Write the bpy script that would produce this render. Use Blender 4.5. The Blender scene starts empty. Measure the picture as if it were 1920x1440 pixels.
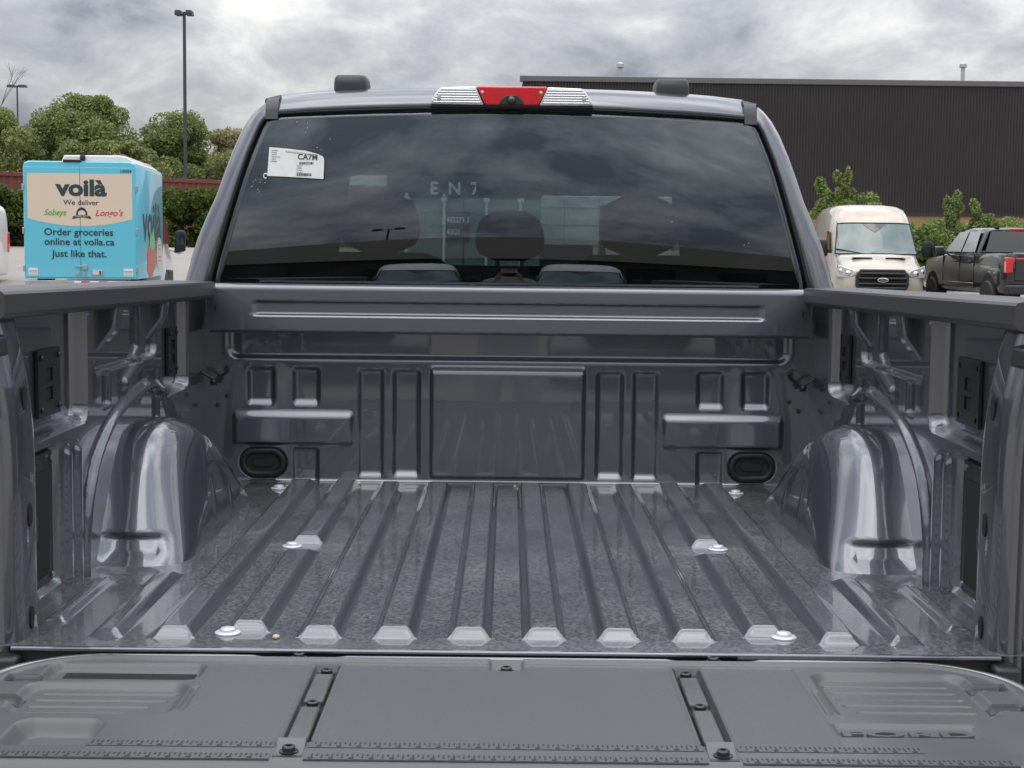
import bpy, math, random
import numpy as np
from mathutils import Matrix, Vector
R = math.radians
random.seed(7); RNG = np.random.default_rng(7)
S = bpy.context.scene
COL = S.collection

# ------------------------------------------------------------------ camera
def look_basis(pitch, roll, yaw):
    p, r, a = R(pitch), R(roll), R(yaw)
    fw = Vector((math.sin(a)*math.cos(p), math.cos(a)*math.cos(p), -math.sin(p)))
    rt0 = Vector((math.cos(a), -math.sin(a), 0)); up0 = rt0.cross(fw)
    rt = rt0*math.cos(r) + up0*math.sin(r); up = -rt0*math.sin(r) + up0*math.cos(r)
    return rt, up, fw
CAM_LOC = Vector((-0.004, -2.36, 1.536))
rt, up, fw = look_basis(5.23, 0.65, 0.19)
cd = bpy.data.cameras.new('camera'); cam = bpy.data.objects.new('camera', cd); COL.objects.link(cam)
m = Matrix((rt, up, -fw)).transposed().to_4x4(); m.translation = CAM_LOC; cam.matrix_world = m
cd.sensor_width = 36; cd.sensor_fit = 'HORIZONTAL'; cd.lens = 36*2884/1920
cd.clip_start = 0.02; cd.clip_end = 4000
S.camera = cam

# ------------------------------------------------------------------ sky
SUN_EL, SUN_AZ = 66.0, 215.0          # azimuth clockwise from +Y (camera looks along +Y)
W = bpy.data.worlds.new('World'); S.world = W; W.use_nodes = True
nt = W.node_tree; nt.nodes.clear()
def wn(t, **k):
    n = nt.nodes.new(t)
    for a, b in k.items(): setattr(n, a, b)
    return n
L = nt.links.new
out = wn('ShaderNodeOutputWorld'); bg = wn('ShaderNodeBackground'); bg.inputs['Strength'].default_value = 0.10
sky = wn('ShaderNodeTexSky', sky_type='NISHITA'); sky.sun_disc = False
sky.sun_elevation = R(SUN_EL); sky.sun_rotation = R(SUN_AZ); sky.air_density = 1.2; sky.dust_density = 2.0
tc = wn('ShaderNodeTexCoord'); sep = wn('ShaderNodeSeparateXYZ'); L(tc.outputs['Generated'], sep.inputs[0])
def math_n(op, a, b=None, clamp=False):
    n = wn('ShaderNodeMath', operation=op); n.use_clamp = clamp
    for i, v in enumerate((a, b)):
        if v is None: continue
        if isinstance(v, (int, float)): n.inputs[i].default_value = v
        else: L(v, n.inputs[i])
    return n.outputs[0]
zc = math_n('MAXIMUM', sep.outputs['Z'], 0.0)
den = math_n('ADD', zc, 0.50)
px = math_n('DIVIDE', sep.outputs['X'], den); py = math_n('DIVIDE', sep.outputs['Y'], den)
comb = wn('ShaderNodeCombineXYZ'); L(px, comb.inputs[0]); L(py, comb.inputs[1])
def noise(scale, detail, rough, off, dist=0.0):
    mp = wn('ShaderNodeMapping'); mp.inputs['Location'].default_value = off
    L(comb.outputs[0], mp.inputs['Vector'])
    n = wn('ShaderNodeTexNoise'); n.inputs['Scale'].default_value = scale; n.inputs['Detail'].default_value = detail
    n.inputs['Roughness'].default_value = rough; n.inputs['Distortion'].default_value = dist
    L(mp.outputs[0], n.inputs['Vector']); return n.outputs['Fac']
n1 = noise(3.0, 10, 0.55, (3.1, 1.7, 0.4), 0.25)
n2 = noise(9.0, 8, 0.6, (9.3, 4.1, 2.2), 0.4)
nmix = math_n('ADD', math_n('MULTIPLY', n1, 0.70), math_n('MULTIPLY', n2, 0.30))
cr = wn('ShaderNodeValToRGB'); L(nmix, cr.inputs[0])
e = cr.color_ramp.elements
e[0].position = 0.425; e[0].color = (0.27, 0.288, 0.34, 1)
e[1].position = 0.645; e[1].color = (1.0, 0.99, 0.96, 1)
a_ = e.new(0.47); a_.color = (0.41, 0.427, 0.475, 1)
a_ = e.new(0.54); a_.color = (0.60, 0.61, 0.635, 1)
# CIE overcast: the sky overhead is about three times the horizon
grad = math_n('ADD', math_n('MULTIPLY', zc, 5.4), 0.84)
vs = wn('ShaderNodeVectorMath', operation='SCALE'); L(cr.outputs['Color'], vs.inputs[0])
L(math_n('MULTIPLY', grad, 7.3), vs.inputs['Scale'])
mix = wn('ShaderNodeMix', data_type='RGBA'); mix.inputs['Factor'].default_value = 0.93
L(sky.outputs['Color'], mix.inputs['A']); L(vs.outputs[0], mix.inputs['B'])
L(mix.outputs['Result'], bg.inputs['Color']); L(bg.outputs[0], out.inputs['Surface'])

# ------------------------------------------------------------------ sun (veiled by cloud)
sl = bpy.data.lights.new('sun', 'SUN'); sl.energy = 0.8; sl.angle = R(50); sl.color = (1, 0.955, 0.88)
so = bpy.data.objects.new('sun', sl); COL.objects.link(so)
sd = Vector((math.sin(R(SUN_AZ))*math.cos(R(SUN_EL)), math.cos(R(SUN_AZ))*math.cos(R(SUN_EL)), math.sin(R(SUN_EL))))
so.rotation_euler = sd.to_track_quat('Z', 'Y').to_euler()
so.location = (0, 0, 30)

S.view_settings.view_transform = 'Standard'; S.view_settings.look = 'None'
S.view_settings.gamma = 1; S.view_settings.exposure = 0.0
S.view_settings.use_curve_mapping = False
S.render.engine = 'CYCLES'
S.cycles.max_bounces = 8; S.cycles.transparent_max_bounces = 12

# ------------------------------------------------------------------ materials
MATS = {}
def mat(name, col=(.5, .5, .5), rough=.5, metal=0., coat=0., coat_rough=.03, spec=.5, ior=None, emit=None, noise_col=None,
        nscale=20., nmixf=.3, bump=0., bscale=60., bdist=.002, stretch=(1, 1, 1), coat_ior=1.5, rough_var=0.):
    M = bpy.data.materials.new(name); M.use_nodes = True; MATS[name] = M
    t = M.node_tree; b = t.nodes['Principled BSDF']
    b.inputs['Base Color'].default_value = (*col, 1); b.inputs['Roughness'].default_value = rough
    b.inputs['Metallic'].default_value = metal; b.inputs['Coat Weight'].default_value = coat
    b.inputs['Coat Roughness'].default_value = coat_rough; b.inputs['Coat IOR'].default_value = coat_ior
    b.inputs['Specular IOR Level'].default_value = spec
    if ior: b.inputs['IOR'].default_value = ior
    if emit: b.inputs['Emission Color'].default_value = (*emit[:3], 1); b.inputs['Emission Strength'].default_value = emit[3]
    def coords():
        c = t.nodes.new('ShaderNodeTexCoord'); mp = t.nodes.new('ShaderNodeMapping'); mp.inputs['Scale'].default_value = stretch
        t.links.new(c.outputs['Object'], mp.inputs['Vector']); return mp.outputs[0]
    if noise_col:
        n = t.nodes.new('ShaderNodeTexNoise'); n.inputs['Scale'].default_value = nscale; n.inputs['Detail'].default_value = 6
        t.links.new(coords(), n.inputs['Vector'])
        r = t.nodes.new('ShaderNodeMapRange'); r.inputs['From Min'].default_value = .38; r.inputs['From Max'].default_value = .68
        r.inputs['To Max'].default_value = nmixf; t.links.new(n.outputs['Fac'], r.inputs['Value'])
        mx = t.nodes.new('ShaderNodeMix'); mx.data_type = 'RGBA'
        mx.inputs['A'].default_value = (*col, 1); mx.inputs['B'].default_value = (*noise_col, 1)
        t.links.new(r.outputs[0], mx.inputs['Factor']); t.links.new(mx.outputs['Result'], b.inputs['Base Color'])
        if rough_var:
            q = t.nodes.new('ShaderNodeMapRange'); q.inputs['From Min'].default_value = .35; q.inputs['From Max'].default_value = .7
            q.inputs['To Min'].default_value = rough; q.inputs['To Max'].default_value = rough+rough_var
            t.links.new(n.outputs['Fac'], q.inputs['Value']); t.links.new(q.outputs[0], b.inputs['Roughness'])
    if bump:
        n = t.nodes.new('ShaderNodeTexNoise'); n.inputs['Scale'].default_value = bscale; n.inputs['Detail'].default_value = 4
        t.links.new(coords(), n.inputs['Vector'])
        bp = t.nodes.new('ShaderNodeBump'); bp.inputs['Strength'].default_value = bump; bp.inputs['Distance'].default_value = bdist
        t.links.new(n.outputs['Fac'], bp.inputs['Height']); t.links.new(bp.outputs[0], b.inputs['Normal'])
    return M
mat('paint', (.100, .108, .125), .30, .70, 1, .025, noise_col=(.112, .119, .135), nscale=9, nmixf=.25, coat_ior=1.7)
mat('trim', (.022, .023, .025), .42, bump=.15, bscale=900, bdist=.0004)
mat('rail_plastic', (.045, .046, .05), .38, bump=.2, bscale=700, bdist=.0005)
mat('rubber', (.012, .012, .013), .55)
mat('void', (.004, .004, .005), .8)
mat('gate_plastic', (.088, .090, .093), .31, bump=.25, bscale=650, bdist=.0006, noise_col=(.12, .12, .12), nscale=5, nmixf=.4, rough_var=.12)
mat('gate_texture', (.084, .087, .091), .38, bump=.5, bscale=420, bdist=.0012)
mat('gate_dark', (.035, .036, .039), .42)
mat('tick', (.03, .03, .032), .6)
mat('bolt_black', (.015, .015, .016), .32, spec=.6)
mat('zinc', (.55, .56, .58), .28, .9)
mat('bolt_white', (.62, .64, .68), .35, .3)
mat('red_lens', (.55, .008, .015), .12, coat=1, emit=(.6, .01, .02, .05))  # faint glow added though the lamps are off, for a translucent red
mat('clear_lens', (.62, .64, .66), .1, .35, 1)
mat('sticker', (.72, .72, .70), .55, noise_col=(.6, .6, .58), nscale=60, nmixf=.4)
mat('ink', (.03, .03, .032), .6)
mat('ink_grey', (.25, .25, .26), .6)
mat('cabin', (.012, .012, .013), .7)
mat('seat_cloth', (.03, .03, .033), .75, bump=.2, bscale=500)
mat('grit', (.5, .44, .32), .9)
mat('asphalt', (.31, .28, .25), .9, noise_col=(.24, .22, .20), nscale=.6, nmixf=.6, bump=.4, bscale=30, bdist=.01)
mat('grass', (.07, .10, .03), .9, noise_col=(.12, .12, .05), nscale=.8, nmixf=.7)
mat('concrete', (.42, .41, .39), .85, noise_col=(.33, .32, .31), nscale=4, nmixf=.6)
mat('cladding', (.024, .018, .020), .55, noise_col=(.034, .027, .028), nscale=.25, nmixf=.6)
mat('flashing', (.14, .135, .135), .45, .3)
mat('masonry', (.30, .185, .09), .85, noise_col=(.36, .24, .13), nscale=1.5, nmixf=.6)
mat('galv', (.5, .5, .5), .5, .5); mat('clip_metal', (.13, .13, .135), .5, .4)
mat('lamp_steel', (.05, .052, .06), .5)
mat('container_red', (.20, .055, .04), .65, noise_col=(.13, .045, .035), nscale=1.2, nmixf=.7)
mat('container_green', (.17, .26, .235), .6, noise_col=(.12, .19, .175), nscale=1.5, nmixf=.6)
mat('container_white', (.62, .66, .64), .6, noise_col=(.5, .53, .52), nscale=2, nmixf=.5)
mat('white_print', (.75, .76, .75), .6)
mat('voila_blue', (.115, .50, .64), .32, coat=.6, noise_col=(.125, .52, .66), nscale=2, nmixf=.5)
mat('voila_cream', (.66, .545, .43), .4)
mat('dark_green', (.02, .045, .05), .5)
mat('green_ink', (.14, .36, .06), .5)
mat('red_ink', (.60, .03, .05), .5)
mat('salmon', (.56, .15, .12), .5)
mat('leaf_print', (.22, .46, .2), .5)
mat('white_paint', (.74, .75, .75), .3, coat=.6)
mat('beige_paint', (.48, .43, .355), .32, .12, .8)
mat('dark_paint', (.018, .019, .021), .3, .4, 1, coat_ior=1.55)
mat('glass_dark', (.02, .024, .026), .03, spec=.9)
mat('skylit_glass', (.22, .24, .25), .04, spec=.9); mat('glass_pale', (.12, .16, .155), .05, spec=.8, noise_col=(.19, .235, .225), nscale=2.2, nmixf=.8)  # pickup side glass: bright sky behind it put into the base colour
mat('chrome', (.7, .71, .72), .12, 1)
mat('alu', (.45, .46, .47), .35, .8)
mat('headlight', (.55, .57, .58), .12, .3, 1)
mat('tan_wall', (.33, .30, .255), .8)
mat('black_wall', (.025, .025, .027), .6)
mat('bark', (.075, .06, .048), .9, noise_col=(.12, .10, .085), nscale=12, nmixf=.8)
mat('gate_rim', (.24, .245, .255), .22, .85, 1); mat('shirt', (.42, .42, .43), .85); mat('skin', (.42, .22, .15), .55); mat('cap_cloth', (.03, .03, .035), .8)
mat('trousers', (.05, .06, .09), .85)
mat('steel_bumper', (.40, .40, .39), .5, .4, noise_col=(.3, .3, .3), nscale=6, nmixf=.6)

def leafmat(name, c1, c2, trans=.25):
    M = bpy.data.materials.new(name); M.use_nodes = True; MATS[name] = M; t = M.node_tree
    b = t.nodes['Principled BSDF']; b.inputs['Roughness'].default_value = .75; b.inputs['Specular IOR Level'].default_value = .2
    g = t.nodes.new('ShaderNodeNewGeometry'); mx = t.nodes.new('ShaderNodeMix'); mx.data_type = 'RGBA'
    mx.inputs['A'].default_value = (*c1, 1); mx.inputs['B'].default_value = (*c2, 1)
    t.links.new(g.outputs['Random Per Island'], mx.inputs['Factor']); t.links.new(mx.outputs['Result'], b.inputs['Base Color'])
    tr = t.nodes.new('ShaderNodeBsdfTranslucent'); t.links.new(mx.outputs['Result'], tr.inputs['Color'])
    ms = t.nodes.new('ShaderNodeMixShader'); ms.inputs[0].default_value = trans
    t.links.new(b.outputs[0], ms.inputs[1]); t.links.new(tr.outputs[0], ms.inputs[2])
    t.links.new(ms.outputs[0], t.nodes['Material Output'].inputs['Surface'])
leafmat('leaf_dark', (.14, .185, .06), (.30, .345, .14))
leafmat('leaf_mid', (.18, .22, .07), (.35, .38, .16))
leafmat('leaf_yellow', (.24, .235, .12), (.39, .36, .21))
leafmat('leaf_hedge', (.055, .09, .02), (.15, .19, .045))
leafmat('leaf_fresh', (.15, .22, .06), (.27, .34, .12))
leafmat('leaf_shade', (.03, .05, .018), (.06, .085, .03))  # darkened leaf copy: shade inside the hedges put into the colour

def tinted_glass(name, tint, f0):
    M = bpy.data.materials.new(name); M.use_nodes = True; MATS[name] = M; t = M.node_tree; t.nodes.clear()
    o = t.nodes.new('ShaderNodeOutputMaterial'); ms = t.nodes.new('ShaderNodeMixShader')
    lw = t.nodes.new('ShaderNodeLayerWeight'); lw.inputs['Blend'].default_value = .5
    pw = t.nodes.new('ShaderNodeMath'); pw.operation = 'POWER'; pw.inputs[1].default_value = 5
    ma = t.nodes.new('ShaderNodeMath'); ma.operation = 'MULTIPLY_ADD'; ma.inputs[1].default_value = 1-f0; ma.inputs[2].default_value = f0
    t.links.new(lw.outputs['Facing'], pw.inputs[0]); t.links.new(pw.outputs[0], ma.inputs[0])
    tr = t.nodes.new('ShaderNodeBsdfTransparent'); tr.inputs['Color'].default_value = (*tint, 1)
    gl = t.nodes.new('ShaderNodeBsdfGlossy'); gl.inputs['Roughness'].default_value = 0.0
    gl.inputs['Color'].default_value = (.88, .94, 1, 1)
    t.links.new(ma.outputs[0], ms.inputs[0]); t.links.new(tr.outputs[0], ms.inputs[1]); t.links.new(gl.outputs[0], ms.inputs[2])
    t.links.new(ms.outputs[0], o.inputs['Surface'])
tinted_glass('privacy_glass', (.37, .42, .42), .085)
tinted_glass('clear_glass', (.88, .94, .92), .035)

def floor_mat():
    """clear-coated grey paint under drying rain spots and dust"""
    M = bpy.data.materials.new('bed_floor_paint'); M.use_nodes = True; MATS['bed_floor_paint'] = M; t = M.node_tree
    b = t.nodes['Principled BSDF']; lk = t.links.new
    c = t.nodes.new('ShaderNodeTexCoord'); mp = t.nodes.new('ShaderNodeMapping'); lk(c.outputs['Object'], mp.inputs['Vector'])
    mp.inputs['Scale'].default_value = (1, .7, .3)
    w = t.nodes.new('ShaderNodeTexNoise'); w.inputs['Scale'].default_value = 45; w.inputs['Detail'].default_value = 2; lk(mp.outputs[0], w.inputs['Vector'])
    va = t.nodes.new('ShaderNodeVectorMath'); va.operation = 'MULTIPLY_ADD'
    lk(w.outputs['Color'], va.inputs[0]); va.inputs[1].default_value = (.010, .010, .0); lk(mp.outputs[0], va.inputs[2])
    v = t.nodes.new('ShaderNodeTexVoronoi'); v.feature = 'SMOOTH_F1'; v.inputs['Scale'].default_value = 130; v.inputs['Smoothness'].default_value = .35
    lk(va.outputs[0], v.inputs['Vector'])
    r1 = t.nodes.new('ShaderNodeMapRange'); r1.inputs['From Min'].default_value = .15; r1.inputs['From Max'].default_value = .68; lk(v.outputs['Distance'], r1.inputs['Value'])
    n = t.nodes.new('ShaderNodeTexNoise'); n.inputs['Scale'].default_value = 3.2; n.inputs['Detail'].default_value = 6; n.inputs['Roughness'].default_value = .65
    lk(c.outputs['Object'], n.inputs['Vector'])
    r2 = t.nodes.new('ShaderNodeMapRange'); r2.inputs['From Min'].default_value = .32; r2.inputs['From Max'].default_value = .62
    r2.inputs['To Min'].default_value = .3; r2.inputs['To Max'].default_value = 1; lk(n.outputs['Fac'], r2.inputs['Value'])
    n3 = t.nodes.new('ShaderNodeTexNoise'); n3.inputs['Scale'].default_value = 160; n3.inputs['Detail'].default_value = 4; lk(mp.outputs[0], n3.inputs['Vector'])
    r3 = t.nodes.new('ShaderNodeMapRange'); r3.inputs['From Min'].default_value = .3; r3.inputs['From Max'].default_value = .7; r3.inputs['To Min'].default_value = .45; lk(n3.outputs['Fac'], r3.inputs['Value'])
    m1 = t.nodes.new('ShaderNodeMath'); m1.operation = 'MULTIPLY'; lk(r1.outputs[0], m1.inputs[0]); lk(r2.outputs[0], m1.inputs[1])
    m2 = t.nodes.new('ShaderNodeMath'); m2.operation = 'MULTIPLY'; lk(m1.outputs[0], m2.inputs[0]); lk(r3.outputs[0], m2.inputs[1])
    gn = t.nodes.new('ShaderNodeNewGeometry'); sz = t.nodes.new('ShaderNodeSeparateXYZ'); lk(gn.outputs['Normal'], sz.inputs[0])
    ab = t.nodes.new('ShaderNodeMath'); ab.operation = 'ABSOLUTE'; lk(sz.outputs['Z'], ab.inputs[0])
    r4 = t.nodes.new('ShaderNodeMapRange'); r4.inputs['From Min'].default_value = .86; r4.inputs['From Max'].default_value = .985; r4.inputs['To Min'].default_value = .03; lk(ab.outputs[0], r4.inputs['Value'])
    m3 = t.nodes.new('ShaderNodeMath'); m3.operation = 'MULTIPLY'; lk(m2.outputs[0], m3.inputs[0]); lk(r4.outputs[0], m3.inputs[1]); m2 = m3   # dust lies on the flats
    mx = t.nodes.new('ShaderNodeMix'); mx.data_type = 'RGBA'; mx.inputs['A'].default_value = (.080, .086, .097, 1); mx.inputs['B'].default_value = (.225, .228, .23, 1)
    lk(m2.outputs[0], mx.inputs['Factor']); lk(mx.outputs['Result'], b.inputs['Base Color'])
    b.inputs['Metallic'].default_value = .35
    q = t.nodes.new('ShaderNodeMapRange'); q.inputs['To Min'].default_value = .30; q.inputs['To Max'].default_value = .48; lk(m2.outputs[0], q.inputs['Value']); lk(q.outputs[0], b.inputs['Roughness'])
    q2 = t.nodes.new('ShaderNodeMapRange'); q2.inputs['To Min'].default_value = 1; q2.inputs['To Max'].default_value = .7; lk(m2.outputs[0], q2.inputs['Value']); lk(q2.outputs[0], b.inputs['Coat Weight'])
    b.inputs['Coat Roughness'].default_value = .05; b.inputs['Coat IOR'].default_value = 1.75
floor_mat()

# ------------------------------------------------------------------ mesh helpers
def link(name, me, mt, parent=None, sharp=40, smooth=True):
    o = bpy.data.objects.new(name, me); COL.objects.link(o)
    if mt: me.materials.append(MATS[mt])
    if smooth and len(me.polygons):
        me.polygons.foreach_set('use_smooth', [True]*len(me.polygons))
        if sharp < 180: me.set_sharp_from_angle(angle=R(sharp))
    if parent: o.parent = parent
    return o
class MB:
    def __init__(s): s.v = []; s.f = []
    def add(s, vs, fs):
        b = len(s.v); s.v += [tuple(p) for p in vs]; s.f += [tuple(b+i for i in q) for q in fs]; return s
    def box(s, x0, x1, y0, y1, z0, z1):
        return s.add([(x0,y0,z0),(x1,y0,z0),(x1,y1,z0),(x0,y1,z0),(x0,y0,z1),(x1,y0,z1),(x1,y1,z1),(x0,y1,z1)],
                     [(3,2,1,0),(4,5,6,7),(0,1,5,4),(1,2,6,5),(2,3,7,6),(3,0,4,7)])
    def prism(s, poly, a, b, axis='y'):
        """extrude a 2-D polygon: axis y -> (x,z), axis x -> (y,z), axis z -> (x,y)"""
        def P(p, t): return {'y': (p[0], t, p[1]), 'x': (t, p[0], p[1]), 'z': (p[0], p[1], t)}[axis]
        n = len(poly); vs = [P(p, a) for p in poly] + [P(p, b) for p in poly]
        return s.add(vs, [tuple(range(n-1, -1, -1)), tuple(range(n, 2*n))] + [(i, (i+1) % n, n+(i+1) % n, n+i) for i in range(n)])
    def loft(s, rings, closed=True, cap=True):
        n = len(rings[0]); vs = [p for r in rings for p in r]; fs = []
        for k in range(len(rings)-1):
            for i in range(n if closed else n-1):
                j = (i+1) % n; fs.append((k*n+i, k*n+j, (k+1)*n+j, (k+1)*n+i))
        if cap and closed: fs += [tuple(range(n-1, -1, -1)), tuple(range((len(rings)-1)*n, len(rings)*n))]
        return s.add(vs, fs)
    def tube(s, path, r, seg=8):
        path = [Vector(p) for p in path]; rings = []
        rr = r if isinstance(r, (list, tuple)) else [r]*len(path)
        for i, p in enumerate(path):
            d = (path[min(i+1, len(path)-1)] - path[max(i-1, 0)]).normalized()
            a = d.orthogonal().normalized() if abs(d.z) > .9 else d.cross(Vector((0, 0, 1))).normalized(); b = d.cross(a)
            rings.append([tuple(p + (a*math.cos(2*math.pi*k/seg) + b*math.sin(2*math.pi*k/seg))*rr[i]) for k in range(seg)])
        return s.loft(rings)
    def lathe(s, prof, seg=20, c=(0, 0, 0), axis='z'):
        rings = []
        for r, h in prof:
            ring = []
            for k in range(seg):
                x, y = r*math.cos(2*math.pi*k/seg), r*math.sin(2*math.pi*k/seg)
                q = {'z': (x, y, h), 'y': (x, h, y), 'x': (h, x, y)}[axis]
                ring.append((c[0]+q[0], c[1]+q[1], c[2]+q[2]))
            rings.append(ring)
        return s.loft(rings)
    def sphere(s, c, r, seg=14, rings=8):
        pr = [(max(1e-4, math.sin(math.pi*i/rings)), -math.cos(math.pi*i/rings)) for i in range(rings+1)]
        rr = r if isinstance(r, (tuple, list)) else (r, r, r)
        out = []
        for a, h in pr:
            out.append([(c[0]+rr[0]*a*math.cos(2*math.pi*k/seg), c[1]+rr[1]*a*math.sin(2*math.pi*k/seg), c[2]+rr[2]*h) for k in range(seg)])
        return s.loft(out)
    def mesh(s, name):
        me = bpy.data.meshes.new(name); me.from_pydata(s.v, [], s.f); me.validate(); return me
    def build(s, name, mt, parent=None, sharp=40, smooth=True, bevel=0, seg=2, subsurf=0):
        o = link(name, s.mesh(name), mt, parent, sharp, smooth)
        if subsurf: md = o.modifiers.new('s', 'SUBSURF'); md.levels = md.render_levels = subsurf
        if bevel: md = o.modifiers.new('b', 'BEVEL'); md.width = bevel; md.segments = seg; md.limit_method = 'ANGLE'; md.angle_limit = R(35)
        return o
def grid_mesh(name, pts):
    """pts: array (nu, nv, 3)"""
    nu, nv = pts.shape[:2]
    idx = np.arange(nu*nv).reshape(nu, nv)
    q = np.stack([idx[:-1, :-1], idx[1:, :-1], idx[1:, 1:], idx[:-1, 1:]], -1).reshape(-1, 4)
    return np_mesh(name, pts.reshape(-1, 3), q)
def np_mesh(name, v, q):
    me = bpy.data.meshes.new(name); me.vertices.add(len(v)); me.vertices.foreach_set('co', np.ascontiguousarray(v, np.float32).ravel())
    me.loops.add(q.size); me.loops.foreach_set('vertex_index', np.ascontiguousarray(q, np.int32).ravel())
    me.polygons.add(len(q)); me.polygons.foreach_set('loop_start', np.arange(0, q.size, q.shape[1], dtype=np.int32))
    me.update(calc_edges=True); return me
def empty(name, loc=(0, 0, 0), rz=0, label=None, cat=None, group=None):
    o = bpy.data.objects.new(name, None); COL.objects.link(o); o.location = loc; o.rotation_euler = (0, 0, rz)
    o.empty_display_size = .3; tag(o, label, cat, group); return o
def tag(o, label=None, cat=None, group=None, kind=None):
    if label: o['label'] = label
    if cat: o['category'] = cat
    if group: o['group'] = group
    if kind: o['kind'] = kind
    return o
def copy_tree(o, parent=None):
    c = o.copy(); COL.objects.link(c); c.parent = parent
    for ch in list(o.children): copy_tree(ch, c)
    return c
def text_mb(body, size, bold=0., shear=0., depth=.0, align='CENTER', spacing=1.):
    cu = bpy.data.curves.new('t', 'FONT'); cu.body = body; cu.size = size; cu.align_x = align; cu.align_y = 'CENTER'
    cu.offset = bold; cu.shear = shear; cu.extrude = depth; cu.space_character = spacing; cu.resolution_u = 3
    o = bpy.data.objects.new('t', cu); COL.objects.link(o)
    dg = bpy.context.evaluated_depsgraph_get(); me = bpy.data.meshes.new_from_object(o.evaluated_get(dg))
    v = [tuple(p.co) for p in me.vertices]; f = [tuple(p.vertices) for p in me.polygons]
    bpy.data.objects.remove(o); bpy.data.curves.remove(cu); bpy.data.meshes.remove(me)
    return v, f
def text_on(name, body, size, mt, parent, fn, **k):
    v, f = text_mb(body, size, **k); b = MB(); b.add([fn(*p) for p in v], f)
    return b.build(name, mt, parent, smooth=False)
# 2-D shapes for pressed sheet metal
def rr(cx, cy, hx, hy, r):
    def f(u, v):
        qx = np.abs(u-cx)-hx+r; qy = np.abs(v-cy)-hy+r
        return np.hypot(np.maximum(qx, 0), np.maximum(qy, 0)) + np.minimum(np.maximum(qx, qy), 0) - r
    return f
def rect(x0, x1, y0, y1, r): return rr((x0+x1)/2, (y0+y1)/2, (x1-x0)/2, (y1-y0)/2, r)
def poly_line(pts, hw):
    def f(u, v):
        d = np.full(u.shape, 9.)
        for (a, b), (c, e) in zip(pts[:-1], pts[1:]):
            t = np.clip(((u-a)*(c-a)+(v-b)*(e-b))/((c-a)**2+(e-b)**2), 0, 1)
            d = np.minimum(d, np.hypot(u-a-t*(c-a), v-b-t*(e-b)))
        return d-hw
    return f
def spline(pts, n=8):
    P = [Vector((*p, 0)) for p in pts]; P = [2*P[0]-P[1]] + P + [2*P[-1]-P[-2]]; o = []
    for i in range(1, len(P)-2):
        for k in range(n):
            t = k/n; a, b, c, d = P[i-1:i+3]
            q = .5*((2*b)+(c-a)*t+(2*a-5*b+4*c-d)*t*t+(3*b-a-3*c+d)*t**3); o.append((q.x, q.y))
    o.append(pts[-1]); return o
def pad(x0, x1, y0, y1, ws, wb, wt):
    """pressed pad with its own slope width at the sides, bottom and top (edge width 1)"""
    def f(u, v):
        ax = np.minimum(u-x0, x1-u)/ws; ay = np.minimum((v-y0)/wb, (y1-v)/wt)
        return -(1-np.hypot(np.maximum(0, 1-ax), np.maximum(0, 1-ay)))
    return f
def smooth(s): return .55*s+.45*s*s*(3-2*s)
def hf_sheet(name, u0, u1, v0, v1, du, dv, feats, fn, mt, parent, base=None, keep=None):
    """pressed sheet: feats = (part name or None, sdf or slope fn, height, edge width); each named feature becomes a child mesh"""
    nu = int(round((u1-u0)/du))+1; nv = int(round((v1-v0)/dv))+1
    U, V = np.meshgrid(np.linspace(u0, u1, nu), np.linspace(v0, v1, nv), indexing='ij')
    Hh = np.zeros_like(U) if base is None else base(U, V)
    Uc = (U[:-1, :-1]+U[1:, 1:])/2; Vc = (V[:-1, :-1]+V[1:, 1:])/2
    own = np.full(Uc.shape, -1)
    for i, ft in enumerate(feats):
        nm, sdf, h, w = ft[:4]; m_ = ft[4] if len(ft) > 4 else None
        d = sdf(U, V); Hh = Hh + h*smooth(np.clip(-d/w, 0, 1))
        if nm: own[sdf(Uc, Vc) < .002] = i
    pts = np.array(fn(U, V, Hh)); pts = np.moveaxis(pts, 0, -1).reshape(-1, 3)
    idx = np.arange(nu*nv).reshape(nu, nv)
    quads = np.stack([idx[:-1, :-1], idx[1:, :-1], idx[1:, 1:], idx[:-1, 1:]], -1)
    if keep is not None: own[~keep(Uc, Vc)] = -2
    root = None
    for i in [-1]+list(range(len(feats))):
        q = quads[own == i]
        if not len(q): continue
        used, inv = np.unique(q, return_inverse=True)
        nm = name if i == -1 else feats[i][0]
        me = np_mesh(nm, pts[used], inv.reshape(-1, 4))
        mm = mt if i == -1 or len(feats[i]) < 5 or not feats[i][4] else feats[i][4]
        o = link(nm, me, mm, parent if root is None else root, sharp=180)
        if root is None: root = o
    return root

# ------------------------------------------------------------------ ground
def ground_z(x, y):
    t = np.clip((y-24)/28, 0, 1); k = np.clip((x+6)/10, 0, 1)
    return 1.25*t*t*(3-2*t)*(1-.72*k*np.clip((75-y)/20, 0, 1))
ys = np.concatenate([np.linspace(-400, -60, 8), np.linspace(-50, 20, 15), np.linspace(21, 60, 40), np.linspace(62, 80, 10), np.linspace(95, 1500, 14)])
xs = np.concatenate([np.linspace(-900, -60, 10), np.linspace(-50, 50, 51), np.linspace(60, 900, 10)])
X, Y = np.meshgrid(xs, ys, indexing='ij')
g = link('parking_lot', grid_mesh('parking_lot', np.stack([X, Y, ground_z(X, Y)], -1)), 'asphalt', sharp=180)
tag(g, 'pale grey asphalt of the parking lot', 'ground', kind='structure')

# ================================================================== the grey pickup
T = empty('pickup_truck', (0, 0, 0), 0, 'dark grey pickup truck seen from behind with its tailgate lowered', 'pickup truck')
ZF = 0.90
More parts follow.
